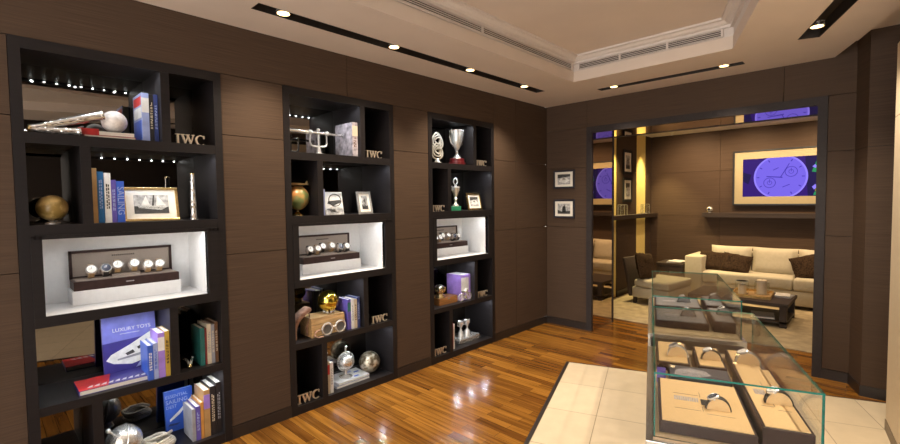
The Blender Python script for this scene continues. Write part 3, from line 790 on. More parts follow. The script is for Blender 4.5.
m = MB(); m.tube([(.094 * math.cos(a), 0, .136 + .094 * math.sin(a)) for a in [R(-95 + 170 * k / 20) for k in range(21)]], .004, 8); m.build('meridian_arm', BRASS, root)
root = thing('model_plane', (p[0], p[1], Z2 + .226), H90, 'small gold model airplane on top of the painted globe', 'model airplane')
m = MB(); m.lathe([(0, 0), (.006, .004), (.011, .03), (.010, .08), (.004, .145), (0, .15)], 14, M=Matrix.Translation((-.06, 0, .014)) @ Matrix.Rotation(H90, 4, 'Y')); m.build('fuselage', GILT, root)
m = MB(); m.plan([(-.035, -.085), (-.01, -.09), (.0, 0), (-.01, .09), (-.035, .085), (-.04, 0)], .010, .013); m.build('wing', GILT, root)
m = MB(); m.prism([(.06, .014), (.085, .014), (.09, .04), (.078, .04)], -.001, .001); m.plan([(.062, -.03), (.08, -.03), (.085, 0), (.08, .03), (.062, .03)], .014, .016); m.build('tail', GILT, root)
m = MB(); m.cyl((-.02, 0, -.0005), (-.02, 0, .012), .004); m.build('stand_pin', GOLD, root)
bk(u, .313, Z2, .016, .205, .15, C_RED, 'thin red book against the divider behind the mounted photograph', depth=.04)
bk(u, .331, Z2, .014, .200, .15, C_SKY, 'thin pale blue book beside the thin red book', depth=.04)
p = put(u, .462, .10)
root = thing('photo_card', (p[0], p[1], Z2), H90, 'unframed black and white photograph card leaning by the thin books', 'photograph', rot=(-R(10), 0, H90))
m = MB(); m.box(-.082, .082, 0, .006, 0, .185); m.build('card', PHOTOL, root)
for poly, mt in (([(-.082, .0), (.082, 0), (.082, .05), (-.01, .07), (-.082, .04)], PHOTOG), ([(-.06, .09), (.0, .075), (.07, .10), (.06, .12), (-.05, .11)], PHOTOD), ([(-.07, .05), (-.03, .02), (.03, .015), (.0, .045)], PHOTOD)):
    art(root, poly, mt, 'print')
m = MB(); m.tube([(.012 + .055 * math.cos(a), -.001, .118 + .048 * math.sin(a)) for a in [2 * PI * k / 32 for k in range(32)]], .0035, 6, True, 1.); m.build('print_ring', PHOTOD, root)
m = MB(); m.box(-.02, .02, 0, .003, -.155, 0); m.build('easel_leg', BLACK, root, (0, .007, .15), (R(19), 0, 0))
p = put(u, .765, .10)
frame((p[0], p[1], Z2 + .001), .150, .190, 'silver picture frame with a dark figure photograph in the middle unit', R(11), SILVER, photo=ph_figures, rz=H90 + R(4), border=.018, mb=.17)
# crate shelf
p = put(u, .343, .045)
root = thing('wooden_crate', (p[0], p[1], Z4), H90, 'small slatted wooden crate under the shiny gold globe', 'crate')
for k in range(3):
    m = MB(); m.box(-.145, .145, 0, .010, .003 + .046 * k, .045 + .046 * k, .001); m.build('front_slat', OAK, root)
m = MB(); m.box(-.145, -.135, .010, .17, .003, .14); m.box(.135, .145, .010, .17, .003, .14); m.box(-.135, .135, .16, .17, .003, .14); m.box(-.135, .135, .010, .16, .003, .012); m.box(-.145, .145, .0, .17, .1405, .148, .001); m.build('body', OAK, root)
for x in (-.145, .125): m = MB(); m.box(x, x + .02, -.004, 0, 0, .14); m.build('batten', OAK, root)
SHG = mat('shiny_gold', (.80, .60, .10), .16, 1, .3, (26, 26, 26), .25)
p = put(u, .40, .13)
root = thing('gold_globe', (p[0], p[1], Z4 + .148), H90, 'shiny gold globe on a ring of silver balls on the crate', 'globe')
m = MB()
for k in range(8):
    a = 2 * PI * k / 8; m.sphere((.038 * math.cos(a), .038 * math.sin(a), .012), .0115, 12)
m.build('base_ring', SILVER, root)
m = MB(); m.sphere((0, 0, .098), .084, 32); m.build('ball', SHG, root)
p = put(u, .375, .022)
root = thing('goggles', (p[0], p[1], Z4), H90, 'silver round goggles propped against the front of the crate', 'goggles')
for s in (-1, 1):
    m = MB(); m.tube([(.058 * s + .043 * math.cos(a), -.006, .053 + .043 * math.sin(a)) for a in [2 * PI * k / 28 for k in range(28)]], .0085, 8, True); rim = m.build('rim', SILVER, root)
    m = MB(); m.lathe([(0, -.001), (.038, 0), (.038, .002), (0, .003)], 24, M=Matrix.Translation((.058 * s, -.006, .053)) @ Matrix.Rotation(H90, 4, 'X')); m.build('lens', mat('smoke_lens', (.10, .10, .11), .08, .4), rim)
m = MB(); m.cyl((-.016, -.006, .062), (.016, -.006, .062), .007); m.build('bridge', SILVER, root)
m = MB(); m.tube([(-.118, -.004, .06), (-.15, .008, .045), (-.165, -.002, .02), (-.14, -.014, .006), (-.10, -.016, .006)], .008, 8, False, .5); m.build('strap', LEATHER, root)
root = thing('leather_strap', (-.10, y0 + .125, Z4), H90, 'thick worn brown leather strap arched at the left end of the crate shelf', 'strap')
m = MB(); pts = [(-.05, .0, .008), (-.055, .0, .06), (-.045, .0, .11), (-.02, -.005, .16), (.025, -.012, .20), (.075, -.018, .228)]
t = bmesh.new(); rr = []
for i, q in enumerate(pts):
    a = Vector(pts[max(0, i - 1)]); b = Vector(pts[min(len(pts) - 1, i + 1)]); d = (b - a).normalized(); n = Vector((d.z, 0, -d.x)) * .016
    qv = Vector(q); rr.append([t.verts.new(qv + n + Vector((0, -.045, 0))), t.verts.new(qv + n + Vector((0, .045, 0))), t.verts.new(qv - n + Vector((0, .045, 0))), t.verts.new(qv - n + Vector((0, -.045, 0)))])
for a, b in zip(rr, rr[1:]):
    for k in range(4): t.faces.new([a[k], a[(k + 1) % 4], b[(k + 1) % 4], b[k]])
t.faces.new(rr[0]); t.faces.new(rr[-1][::-1]); bmesh.ops.recalc_face_normals(t, faces=t.faces)
bmesh.ops.bevel(t, geom=t.edges[:], offset=.006, segments=2, affect='EDGES')
m.add(t, None, True); m.build('arched_band', LEATHER, root)
m = MB(); m.tube([(.075, -.018, .222), (.078, -.02, .15), (.06, -.01, .08), (.07, .0, .012)], .010, 8, False, .6); m.build('hanging_tail', LEATHER, root)
for off, t_, h, cv, lab, kw in ((.530, .030, .245, C_PURP, 'violet book with a yellow and teal jacket behind the crate', dict(spine2=C_TEAL, depth=.035)),
        (.560, .024, .240, C_WHITE, 'white book beside the violet book in the middle unit', dict(tcol=C_GREY, depth=.03)),
        (.588, .026, .238, C_CREAM, 'cream book left of the last blue book in the middle unit', dict(tcol=C_BROWN, depth=.03)),
        (.617, .026, .250, C_NAVY, 'navy book against the divider on the crate shelf', dict(tcol=C_SKY, depth=.03))):
    bk(u, off, Z4, t_, h, .17, cv, lab, **kw)
# bottom
bk(u, .322, Z5, .028, .255, .17, C_CREAM, 'cream and red book against the bottom divider of the middle unit', spine2=C_RED, depth=.03)
bk(u, .354, Z5, .028, .240, .17, C_WHITE, 'white book beside the cream and red book on the bottom shelf', tcol=C_GREY, depth=.03)
p = put(u, .575, .06); fb = flat_book((p[0], p[1], Z5), .32, .22, .018, C_GREY, 'grey magazine at the bottom of the pair under the silver globe', kind='magazine')
p = put(u, .595, .075); fb = flat_book((p[0], p[1], Z5 + .0185), .30, .205, .014, C_WHITE, 'white magazine with blue marks on top of the pair under the silver globe', kind='magazine')
for x, y, c in ((.02, .03, C_ROYAL), (-.03, .06, C_GREY), (.07, .11, C_ROYAL), (.02, .15, C_SKY), (-.06, .10, C_BLACK)):
    m = MB(); m.box(x, x + .05, y, y + .025, .0142, .0148); m.build('cover_mark', c, fb)
p = put(u, .565, .16)
root = thing('silver_globe', (p[0], p[1], Z5 + .033), H90, 'silver globe on a pedestal standing on two magazines', 'globe')
m = MB(); m.lathe([(0, 0), (.055, 0), (.055, .006), (.035, .014), (.012, .022), (.012, .06), (.02, .066), (0, .066)], 24); m.build('pedestal', SILVER, root)
m = MB(); m.sphere((0, 0, .133), .072, 32); m.build('ball', HSILVER, root)
m = MB(); m.cyl((0, 0, .20), (.004, 0, .25), .006); m.sphere((.004, 0, .255), .010, 12); m.build('finial', SILVER, root)
m = MB(); m.tube([(.078 * math.cos(a), 0, .133 + .078 * math.sin(a)) for a in [2 * PI * k / 36 for k in range(36)]], .0035, 6, True); m.build('meridian_ring', SILVER, root)
p = put(u, .815, .17)
ANTQ = two('antique_bronze', (.16, .12, .07), (.66, .60, .48), 24, .32, .6)
m = MB(); m.sphere((0, 0, .092), .092, 32); tag(m.build('bronze_ball', ANTQ, None, (p[0], p[1], Z5)), 'engraved bronze and silver ball on the bottom shelf right of the magazines', 'ornament')

# ------------------------------------------------------------------ corner unit
u = 2; y0 = UNITS[2][0]
p = put(u, .305, .19)
root = thing('rope_ornament', (p[0], p[1], Z1), H90, 'coiled pale rope trophy on a silver foot left of the big cup', 'ornament')
m = MB(); m.lathe([(0, 0), (.055, 0), (.055, .012), (.03, .03), (.018, .06), (0, .065)], 20); m.build('foot', SILVER, root)
for c, q in ((.135, .078), (.235, .082)):
    m = MB()
    for k in range(3):
        rr = q - .024 * k
        m.tube([(rr * math.cos(a) * .92, -.006 * k + .012 * math.sin(2 * a + k), c + rr * math.sin(a)) for a in [2 * PI * j / 30 for j in range(30)]], .0082, 8, True)
    m.build('rope_loop', ROPE, root)
p = put(u, .552, .15)
root = thing('trophy', (p[0], p[1], Z1), H90, 'large silver two-handled trophy cup on a round red base', 'trophy', 'silver trophies')
m = MB(); m.lathe([(0, 0), (.086, 0), (.086, .034), (.078, .036), (.078, .066), (.07, .072), (0, .072)], 28); m.build('plinth', REDB, root)
m = MB(); m.lathe([(0, .072), (.05, .072), (.046, .084), (.022, .104), (.013, .125), (.018, .140), (.012, .150), (.03, .175), (.056, .225), (.068, .275), (.072, .335), (.080, .362), (.076, .363), (.066, .335), (.0, .25)], 32); m.build('cup', SILVER, root)
for s in (-1, 1):
    m = MB(); m.tube([(.05 * s, 0, .205), (.085 * s, 0, .225), (.108 * s, 0, .285), (.105 * s, 0, .345), (.086 * s, 0, .365), (.074 * s, 0, .33)], .006, 8); m.build('handle', SILVER, root)
p = put(u, .425, .05)
m = MB(); m.box(-.075, .075, 0, .10, 0, .045, .003); tag(m.build('green_box', GREENB, None, (p[0], p[1], Z2), (0, 0, H90)), 'flat green box under the slim silver trophy', 'box')
p = put(u, .470, .100)
root = thing('trophy', (p[0], p[1], Z2 + .0455), H90, 'slim silver trophy with a ring on top standing on the green box', 'trophy', 'silver trophies')
m = MB(); m.lathe([(0, 0), (.036, 0), (.034, .012), (.014, .03), (.010, .055), (.020, .075), (.010, .09), (.022, .115), (.040, .165), (.046, .19), (.030, .2), (.012, .21), (.010, .225), (0, .226)], 28); m.build('cup', SILVER, root)
m = MB(); m.tube([(.028 * math.cos(a), 0, .252 + .032 * math.sin(a)) for a in [2 * PI * k / 24 for k in range(24)]], .0075, 8, True); m.build('ring', SILVER, root)
for s in (-1, 1):
    m = MB(); m.tube([(.035 * s, 0, .15), (.058 * s, 0, .165), (.064 * s, 0, .195), (.05 * s, 0, .205)], .005, 8); m.build('handle', SILVER, root)
p = put(u, .770, .085)
frame((p[0], p[1], Z2 + .001), .225, .185, 'silver picture frame with a car-like photograph beside the slim trophy', R(12), BRASS, photo=ph_car, border=.02, mb=.15)
p = put(u, .31, .06)
root = thing('wooden_tray', (p[0], p[1], Z4), H90, 'low walnut box in front of the purple box', 'box')
m = MB(); m.box(-.13, .13, 0, .13, 0, .062, .003); m.build('body', WALNUT, root)
m = MB(); m.box(-.13, .13, 0, .13, .062, .070, .002); m.build('lid', WALNUT, root)
m = MB(); m.box(-.012, .012, -.004, 0, .05, .066); m.build('clasp', SILVER, root)
p = put(u, .25, .125)
root = thing('round_ornament', (p[0], p[1], Z4 + .0705), H90, 'small rounded brass and silver ornament with dark openings on the walnut box', 'ornament')
m = MB(); m.lathe([(0, 0), (.060, 0), (.056, .012), (.036, .03), (.034, .036), (0, .036)], 24); m.build('collar', BRASS, root)
m = MB(); m.sphere((0, 0, .078), .050, 24); m.build('dome', mat('aged_silver', (.62, .56, .46), .25, 1, .3, (40, 40, 40), .3), root)
for a in (0, R(75), R(-75)):
    T = Matrix.Translation((0, 0, .08)) @ Matrix.Rotation(a, 4, 'Z') @ Matrix.Rotation(H90, 4, 'X')
    m = MB(); m.lathe([(.016, .040), (.027, .042), (.027, .054), (.018, .056), (.016, .048)], 18, M=T); rim = m.build('porthole', BRASS, root)
    m = MB(); m.lathe([(0, .049), (.017, .048)], 18, M=T); m.build('glass', BLACK, rim)
p = put(u, .560, .055)
root = thing('purple_box', (p[0], p[1], Z4), H90, 'tall purple box with a white front label in the corner unit', 'box')
m = MB(); m.box(-.075, .075, 0, .20, 0, .265, .002); m.build('body', C_LILAC, root)
m = MB(); m.box(-.068, .045, -.0012, .0, .10, .235); m.build('label', PHOTOL, root)
m = MB(); m.box(-.060, .060, .01, .19, .265, .2665); m.build('lid_panel', C_WHITE, root)
p = put(u, .53, .040)
root = thing('model_motorcycle', (p[0], p[1], Z4), H90, 'silver wire model motorcycle in front of the purple box', 'model motorcycle')
for s in (-.062, .062):
    m = MB(); m.tube([(s + .036 * math.cos(a), 0, .040 + .036 * math.sin(a)) for a in [2 * PI * k / 24 for k in range(24)]], .0045, 8, True); w_ = m.build('wheel', SILVER, root)
    m = MB()
    for k in range(4):
        a = PI * k / 4; m.cyl((s + .034 * math.cos(a), 0, .04 + .034 * math.sin(a)), (s - .034 * math.cos(a), 0, .04 - .034 * math.sin(a)), .0014, n=6)
    m.build('spokes', SILVER, w_)
m = MB(); m.tube([(-.062, 0, .04), (-.03, 0, .085), (.03, 0, .088), (.062, 0, .04)], .005, 8); m.tube([(-.03, 0, .085), (0, 0, .03), (.03, 0, .088)], .004, 8); m.build('frame', SILVER, root)
m = MB(); m.sphere((.012, 0, .095), .022, 14, (1.5, .7, .7)); m.build('tank', SILVER, root)
m = MB(); m.box(-.05, -.008, -.011, .011, .092, .102, .003); m.build('saddle', BLACK, root)
m = MB(); m.tube([(.05, 0, .06), (.034, 0, .115)], .004, 8); m.tube([(.026, -.028, .122), (.034, 0, .115), (.026, .028, .122)], .0035, 8); m.build('handlebar', SILVER, root)
m = MB(); m.box(-.012, .02, -.012, .012, .022, .055, .003); m.build('engine', HSILVER, root)
# bottom
for off, t_, h, cv, lab, kw in ((.317, .022, .325, C_CREAM, 'tall cream book against the bottom divider of the corner unit', {}),
        (.339, .020, .270, C_RED, 'thin red book in the bottom of the corner unit', {}),
        (.361, .020, .255, C_WHITE, 'white book right of the thin red book in the corner unit', dict(tcol=C_GREY))):
    bk(u, off, Z5, t_, h, .17, cv, lab, depth=.04, **kw)
p = put(u, .655, .085)
root = thing('silver_case', (p[0], p[1], Z5), H90, 'long flat silver case under the two small cups', 'case')
m = MB(); m.box(-.16, .16, 0, .15, 0, .038, .004); m.build('body', HSILVER, root)
m = MB(); m.box(-.16, .16, 0, .15, .038, .052, .004); m.build('lid', SILVER, root)
for off, dep, lab in ((.585, .155, 'left of the two small silver cups on the flat silver case'), (.685, .155, 'right of the two small silver cups on the flat silver case')):
    p = put(u, off, dep)
    root = thing('small_cup', (p[0], p[1], Z5 + .0525), H90, lab, 'trophy', 'small silver cups')
    m = MB(); m.lathe([(0, 0), (.034, 0), (.034, .016), (.03, .05), (.014, .066), (.009, .085), (.018, .11), (.034, .145), (.036, .165), (.032, .165), (0, .12)], 24); m.build('cup', SILVER, root)
    for s in (-1, 1):
        m = MB(); m.tube([(.02 * s, 0, .115), (.048 * s, 0, .125), (.052 * s, 0, .155), (.035 * s, 0, .163)], .005, 8); m.build('handle', SILVER, root)

# ------------------------------------------------------------------ pictures on the back wall and in the lounge
BLUEF = mat('blue_black_frame', (.018, .018, .03), .4)
frame((.246, -.0175, 1.69), .285, .222, 'upper of the two dark framed small pictures on the back wall beside the portal', 0, BLUEF, rz=0, border=.022, mb=.16, photo=ph_car)
frame((.246, -.0175, 1.332), .285, .225, 'lower of the two dark framed small pictures on the back wall beside the portal', 0, BLUEF, rz=0, border=.022, mb=.16, photo=ph_figures)

# ------------------------------------------------------------------ lounge shell
LY = 3.5
m = MB()
for z0, z1 in ((.085, 1.25), (1.25, 2.0), (2.0, 2.66)):
    for y0, y1 in ((.575, 1.80), (2.06, 2.84), (3.26, LY)): m.use(WALL).box(-.03, 0, y0 + .002, y1 - .002, z0 + .002, z1 - .002)
m.use(SEAM).box(-.06, -.03, .575, LY, 0, 2.7)
struct(m.build('wall_lounge_left'))
m = MB(); m.box(-.03, -.012, 1.80, 2.06, 0, 2.66); m.box(-.03, -.012, 2.84, 3.26, 0, 2.66); struct(m.build('trim_5', YELLOW))
m = MB()
for z0, z1 in ((.085, 1.25), (1.25, 2.0), (2.0, 2.66)):
    for x0, x1 in ((0, 1.1), (1.1, 2.6), (2.6, 4.2)): m.use(WALL).box(x0 + .002, x1 - .002, LY, LY + .03, z0 + .002, z1 - .002)
m.use(SEAM).box(-.06, 4.2, LY + .03, LY + .06, 0, 2.7)
struct(m.build('wall_lounge_back'))
m = MB(); m.box(4.2, 4.25, .575, LY, 0, 2.7); struct(m.build('wall_lounge_right', WALL))
m = MB(); m.box(-.06, 4.25, .575, LY + .06, 2.655, 2.70); struct(m.build('ceiling_lounge', CEILW))
m = MB(); m.box(0, .012, .575, 1.80, 0, .083); m.box(0, .012, 2.06, 2.84, 0, .083); m.box(0, .012, 3.26, LY, 0, .083); m.box(0, 4.2, LY - .012, LY, 0, .083); struct(m.build('baseboard_lounge', SKIRT))
m = MB(); m.box(.05, 4.1, .72, 3.40, .0, .010, .004); o = m.build('rug', CARPET); tag(o, 'beige textured rug covering the lounge floor', 'rug')
for x in (.75, 1.55, 2.35, 3.1): light('lounge_downlight', 'SPOT', (x, 2.72, 2.64), 66, (1, .72, .42), .03, spot=125, blend=1., rot=(R(34), 0, 0))
for x, y in ((1.0, 1.6), (2.2, 1.6), (1.6, 2.3), (3.0, 2.0)): light('lounge_downlight', 'SPOT', (x, y, 2.64), 30, (1, .72, .44), .03, spot=110, blend=.8)
for y in (1.93, 3.05): light('pilaster_light', 'SPOT', (.16, y, 2.62), 130, (1, .78, .36), .02, spot=70, blend=.7, rot=(0, R(-8), 0))
for n_, (x, y) in enumerate(((.75, 2.72), (1.55, 2.72), (2.35, 2.72), (3.1, 2.72), (1.0, 1.6), (2.2, 1.6), (1.6, 2.3), (3.0, 2.0))):
    root = thing('ceiling_spotlight', (x, y, 2.655), 0, 'small round spotlight in the lounge ceiling', 'ceiling light', 'lounge ceiling spotlights')
    m = MB(); m.lathe([(.045, 0), (.045, -.004), (.034, -.004), (.030, -.001)], 20); m.build('ring', CHROME, root)
    m = MB(); m.lathe([(.030, -.001), (0, -.002)], 20); m.build('lens', LAMP, root)
root = thing('sprinkler', (.46, 3.15, 2.655), 0, 'small white sprinkler head on the lounge ceiling', 'sprinkler')
m = MB(); m.lathe([(.035, 0), (.03, -.008), (.012, -.012), (0, -.012)], 16); m.build('rose', WHITE, root)
m = MB(); m.cyl((0, 0, -.012), (0, 0, -.04), .009); m.lathe([(0, -.04), (.022, -.04), (.022, -.045), (0, -.045)], 14); m.build('head', WHITE, root)

def lframe(y, z, label, ph):   # pictures on the lounge's left wall, facing +x
    frame((.0175, y, z), .36, .40, label, 0, mat('matt_black_frame', (.008, .008, .008), .8), rz=H90, border=.045, mb=.16, photo=ph)
lframe(2.445, 1.955, 'upper black framed picture between the cream pilasters in the lounge', ph_figures)
lframe(2.445, 1.505, 'lower black framed picture between the cream pilasters in the lounge', ph_car)

# ledge with glass cubes
m = MB(); m.box(0, .125, .60, LY - .01, 1.232, 1.298, .002); tag(m.build('wall_ledge', DARKWOOD), 'long dark wall ledge below the pictures on the lounge side wall', 'wall shelf')
def glass_cube(y, label):
    root = thing('glass_cube', (.062, y, 1.2985), H90, label, 'glass box', 'glass cubes on the side ledge'); a = .052; h = .165
    m = MB(); m.box(-a, a, -a, a, 0, .008); m.build('base', SILVER, root)
    for nm, bx in (('pane', (-a, a, -a, -a + .004)), ('pane', (-a, a, a - .004, a)), ('pane', (-a, -a + .004, -a + .004, a - .004)), ('pane', (a - .004, a, -a + .004, a - .004))):
        m = MB(); m.box(*bx, .008, h - .004); m.build(nm, GLASS, root)
    m = MB(); m.box(-a, a, -a, a, h - .004, h); m.build('top_pane', GLASS, root)
    m = MB(); e = .0022
    for x in (-a, a):
        for y_ in (-a, a): m.box(x - e, x + e, y_ - e, y_ + e, .0, h)
    for s in (-a, a): m.box(-a, a, s - e, s + e, h - .003, h + .0012); m.box(s - e, s + e, -a, a, h - .003, h + .0012)
    m.build('edges', PALEEDGE, root)
glass_cube(2.13, 'glass display cube on the side ledge in front of the nearer cream pilaster')
glass_cube(3.06, 'glass display cube on the side ledge in front of the farther cream pilaster')

# back shelf, ball clock and the wall screen
m = MB(); m.box(.872, 3.6, 3.36, LY - .001, 1.238, 1.312, .002); tag(m.build('wall_shelf', DARKWOOD), 'long dark floating shelf on the lounge back wall under the screen', 'wall shelf')
root = thing('ball_clock', (.975, 3.42, 1.3125), 0, 'small silver ball shaped clock on the left end of the long shelf', 'clock')
m = MB(); m.lathe([(0, 0), (.025, 0), (.02, .008), (0, .008)], 16); m.build('foot', SILVER, root)
m = MB(); m.sphere((0, 0, .055), .048, 22); m.build('ball', SILVER, root)
m = MB(); m.lathe([(0, .049), (.022, .046)], 18, M=Matrix.Translation((.0, 0, .055)) @ Matrix.Rotation(H90, 4, 'X')); m.build('dial', BLACK, root)
SX0, SX1, SZ0, SZ1 = 1.295, 2.595, 1.432, 2.288
cx, cz = (SX0 + SX1) / 2, (SZ0 + SZ1) / 2; hw, hh = (SX1 - SX0) / 2, (SZ1 - SZ0) / 2
root = thing('wall_screen', (cx, 3.44, cz), 0, 'large framed wall screen glowing violet with a watch dial above the sofa', 'screen')
def ring4(m, w, h, b, y0, y1): m.box(-w, w, y0, y1, -h, -h + b); m.box(-w, w, y0, y1, h - b, h); m.box(-w, -w + b, y0, y1, -h + b, h - b); m.box(w - b, w, y0, y1, -h + b, h - b)
m = MB(); ring4(m, hw, hh, .022, 0, .06); m.build('frame', BLACK, root)
m = MB(); ring4(m, hw - .022, hh - .022, .112, .012, .058); m.build('mat_border', mat('cream_border', (.36, .30, .18), .7, 0, .03), root)
def emi(name, col, st): return mat(name, (.004, .004, .004), .7, emit=col, estr=st, var=0, spec=.04)
EV = emi('screen_violet', (.022, .006, .13), .9); ED = emi('screen_dial', (.15, .105, .66), .85); EDL = emi('screen_lines', (.04, .025, .33), .8)
EG = emi('screen_green', (.02, .28, .10), .7); ER = emi('screen_red', (.35, .03, .03), .7); EB = emi('screen_deepblue', (.01, .006, .07), .7); ELT = emi('screen_lilac', (.24, .18, .85), .85); EY = emi('screen_yellow', (.40, .30, .03), .6)
sw, sh = hw - .134, hh - .134
m = MB(); m.box(-sw, sw, .020, .040, -sh, sh); scr = m.build('screen', EV, root)
def disc(c, r, y, mt, nm, n=48, clip=sh):
    m = MB(); pts = [(c[0] + r * math.cos(2 * PI * k / n), max(-clip, min(clip, c[1] + r * math.sin(2 * PI * k / n)))) for k in range(n)]
    m.prism(pts, y, y + .0008); return m.build(nm, mt, scr)
def spoly(pts, y, mt, nm): m = MB(); m.prism(pts, y, y + .0008); return m.build(nm, mt, scr)
spoly([(.30, -sh), (sw, -sh), (sw, sh), (.26, sh)], .0190, EB, 'background')
for pts, mt in (([(.34, .06), (.40, .24), (.46, .24), (.46, .12), (.40, .05)], EG), ([(.40, -.10), (sw, -.02), (sw, .10), (.42, .06)], ER), ([(.38, -.22), (sw, -.2), (sw, -.12), (.40, -.12)], EY), ([(.36, -.28), (.48, -.28), (.48, -.21), (.38, -.23)], EG),
               ([(-sw, -.05), (-.44, -.1), (-.40, .05), (-sw, .09)], EB)):
    spoly(pts, .0184, mt, 'background_patch')
dc = (-.035, .0)
disc(dc, .335, .0176, ELT, 'watch_rim'); disc(dc, .312, .0168, ED, 'watch_dial')
for c in ((dc[0] + .135, .075), (dc[0] - .13, -.085)):
    for r, mt, y in ((.078, EDL, .0160), (.070, ED, .0153), (.032, EDL, .0146), (.026, ED, .0139)): disc(c, r, y, mt, 'subdial', 28)
    spoly([(c[0] - .004, c[1]), (c[0] + .004, c[1]), (c[0] + .003, c[1] + .055), (c[0] - .003, c[1] + .055)], .0132, EDL, 'subdial_hand')
spoly([(dc[0] - .005, -.015), (dc[0] + .012, -.005), (dc[0] + .115, .195), (dc[0] + .108, .2)], .0130, EDL, 'hour_hand')
spoly([(dc[0] + .03, -.015), (dc[0] + .03, .0), (dc[0] - .17, .018), (dc[0] - .17, .006)], .0124, EDL, 'minute_hand')
for k in range(12):
    a = R(30 * k); ca, sa = math.cos(a), math.sin(a)
    if abs(.285 * sa) > sh - .02: continue
    q = [(-.006, .262), (.006, .262), (.006, .296), (-.006, .296)]
    spoly([(dc[0] + x * sa + z * ca, dc[1] - x * ca + z * sa) for x, z in q], .0160, EDL, 'hour_mark')
spoly([(dc[0] - .09, .10), (dc[0] - .02, .135), (dc[0] - .02, .145), (dc[0] - .09, .11)], .016, EDL, 'dial_print'); spoly([(dc[0] + .03, -.16), (dc[0] + .12, -.12), (dc[0] + .12, -.11), (dc[0] + .03, -.15)], .016, EDL, 'dial_print')
spoly([(.345, .135), (.375, .165), (.40, .14), (.385, .11)], .0168, ELT, 'watch_pusher'); spoly([(.345, -.16), (.385, -.12), (.40, -.17), (.37, -.2)], .0168, ELT, 'watch_pusher')

# ------------------------------------------------------------------ lounge furniture
root = thing('sofa', (.80, 2.74, .010), 0, 'long cream upholstered sofa against the lounge back wall', 'sofa')
SWD = 2.75; SD = .72
m = MB(); m.box(.25, SWD - .25, .02, SD, .05, .255, .012); m.build('base', SOFA, root)
for x in (0, SWD - .25): m = MB(); m.box(x, x + .25, 0, SD, .05, .645, .022, seg=3); m.build('arm', SOFA, root)
m = MB(); m.box(.25, SWD - .25, SD - .14, SD, .25, .70, .02); m.build('backrest', SOFA, root)
sp = [.252, .252 + 1.12, SWD - .252]
for a, b in ((.252, SWD / 2 - .002), (SWD / 2 + .002, SWD - .252)): m = MB(); m.box(a, b, -.012, SD - .16, .257, .425, .035, seg=4); m.build('seat_cushion', SOFA, root)
n = 4; L = (SWD - .5) / n
def puff(w, h, d, pinch=.75, N=14):
    t = bmesh.new(); g = {}
    for s in (0, 1):
        for i in range(N + 1):
            for j in range(N + 1):
                a = -1 + 2 * i / N; b = -1 + 2 * j / N
                th = ((1 - a ** 4) * (1 - b ** 4)) ** .5
                cx = a * w / 2 * (1 - .06 * (1 - abs(b)) * 0 - .05 * (1 - b * b) * pinch * abs(a)); cy = b * h / 2 * (1 - .05 * (1 - a * a) * pinch * abs(b))
                if s and (i in (0, N) or j in (0, N)): g[s, i, j] = g[0, i, j]; continue
                g[s, i, j] = t.verts.new((cx, (d / 2) * th * (1 if s else -1), cy))
    for s in (0, 1):
        for i in range(N):
            for j in range(N):
                q = [g[s, i, j], g[s, i + 1, j], g[s, i + 1, j + 1], g[s, i, j + 1]]
                try: t.faces.new(q if not s else q[::-1])
                except ValueError: pass
    bmesh.ops.recalc_face_normals(t, faces=t.faces)
    return t
for k in range(n):
    m = MB(); m.add(puff(L * 1.0, .42, .22), Matrix.Translation((.25 + L * (k + .5), SD - .235, .585)) @ Matrix.Rotation(R(-14), 4, 'X'), True); m.build('back_cushion', SOFA, root)
for x in (.05, SWD - .11):
    for y in (.05, SD - .11): m = MB(); m.box(x, x + .06, y, y + .06, 0, .05); m.build('foot', BLACK, root)
def pillow(loc, w, h, d, rot, label, seed):
    m = MB(); t = puff(w, h, d)
    rnd = random.Random(seed)
    for v in t.verts: v.co += Vector((rnd.uniform(-1, 1), rnd.uniform(-1, 1), rnd.uniform(-1, 1))) * .006
    m.add(t, None, True); o = m.build('throw_pillow', FUR, None, loc, rot); return tag(o, label, 'pillow', None)
pillow((1.13, 3.02, .565), .40, .32, .12, (R(-24), R(5), R(4)), 'dark brown furry pillow by the left arm of the sofa', 1)
pillow((1.45, 2.985, .555), .40, .31, .12, (R(-26), R(7), R(-4)), 'dark brown furry pillow right of the one by the left sofa arm', 2)
pillow((2.34, 2.99, .585), .42, .36, .12, (R(-26), R(-18), R(6)), 'dark brown furry pillow at the right part of the sofa', 3)

# slipper chair
root = thing('slipper_chair', (.665, 2.06, .010), R(-8), 'cream seated dark backed slipper chair by the side ledge', 'chair')
m = MB(); m.box(-.25, .30, -.35, .35, .09, .245, .02, seg=3); m.build('seat_base', SOFA, root)
m = MB(); m.box(-.22, .31, -.355, .355, .247, .36, .035, seg=4); m.build('seat_cushion', SOFA, root)
m = MB(); m.box(-.055, 0, -.35, .35, 0, .58, .02, seg=3); m.build('backrest', mat('chair_dark_fabric', (.05, .033, .024), .7, 0, .2), root, (-.252, 0, .10), (0, R(-11), 0))
for x in (-.24, .25):
    for y in (-.33, .28): m = MB(); m.box(x, x + .045, y, y + .045, 0, .09); m.build('leg', DARKWOOD, root)
pillow((.50, 1.93, .55), .44, .40, .12, (R(-17), R(8), R(80)), 'dark brown furry pillow on the slipper chair', 4)

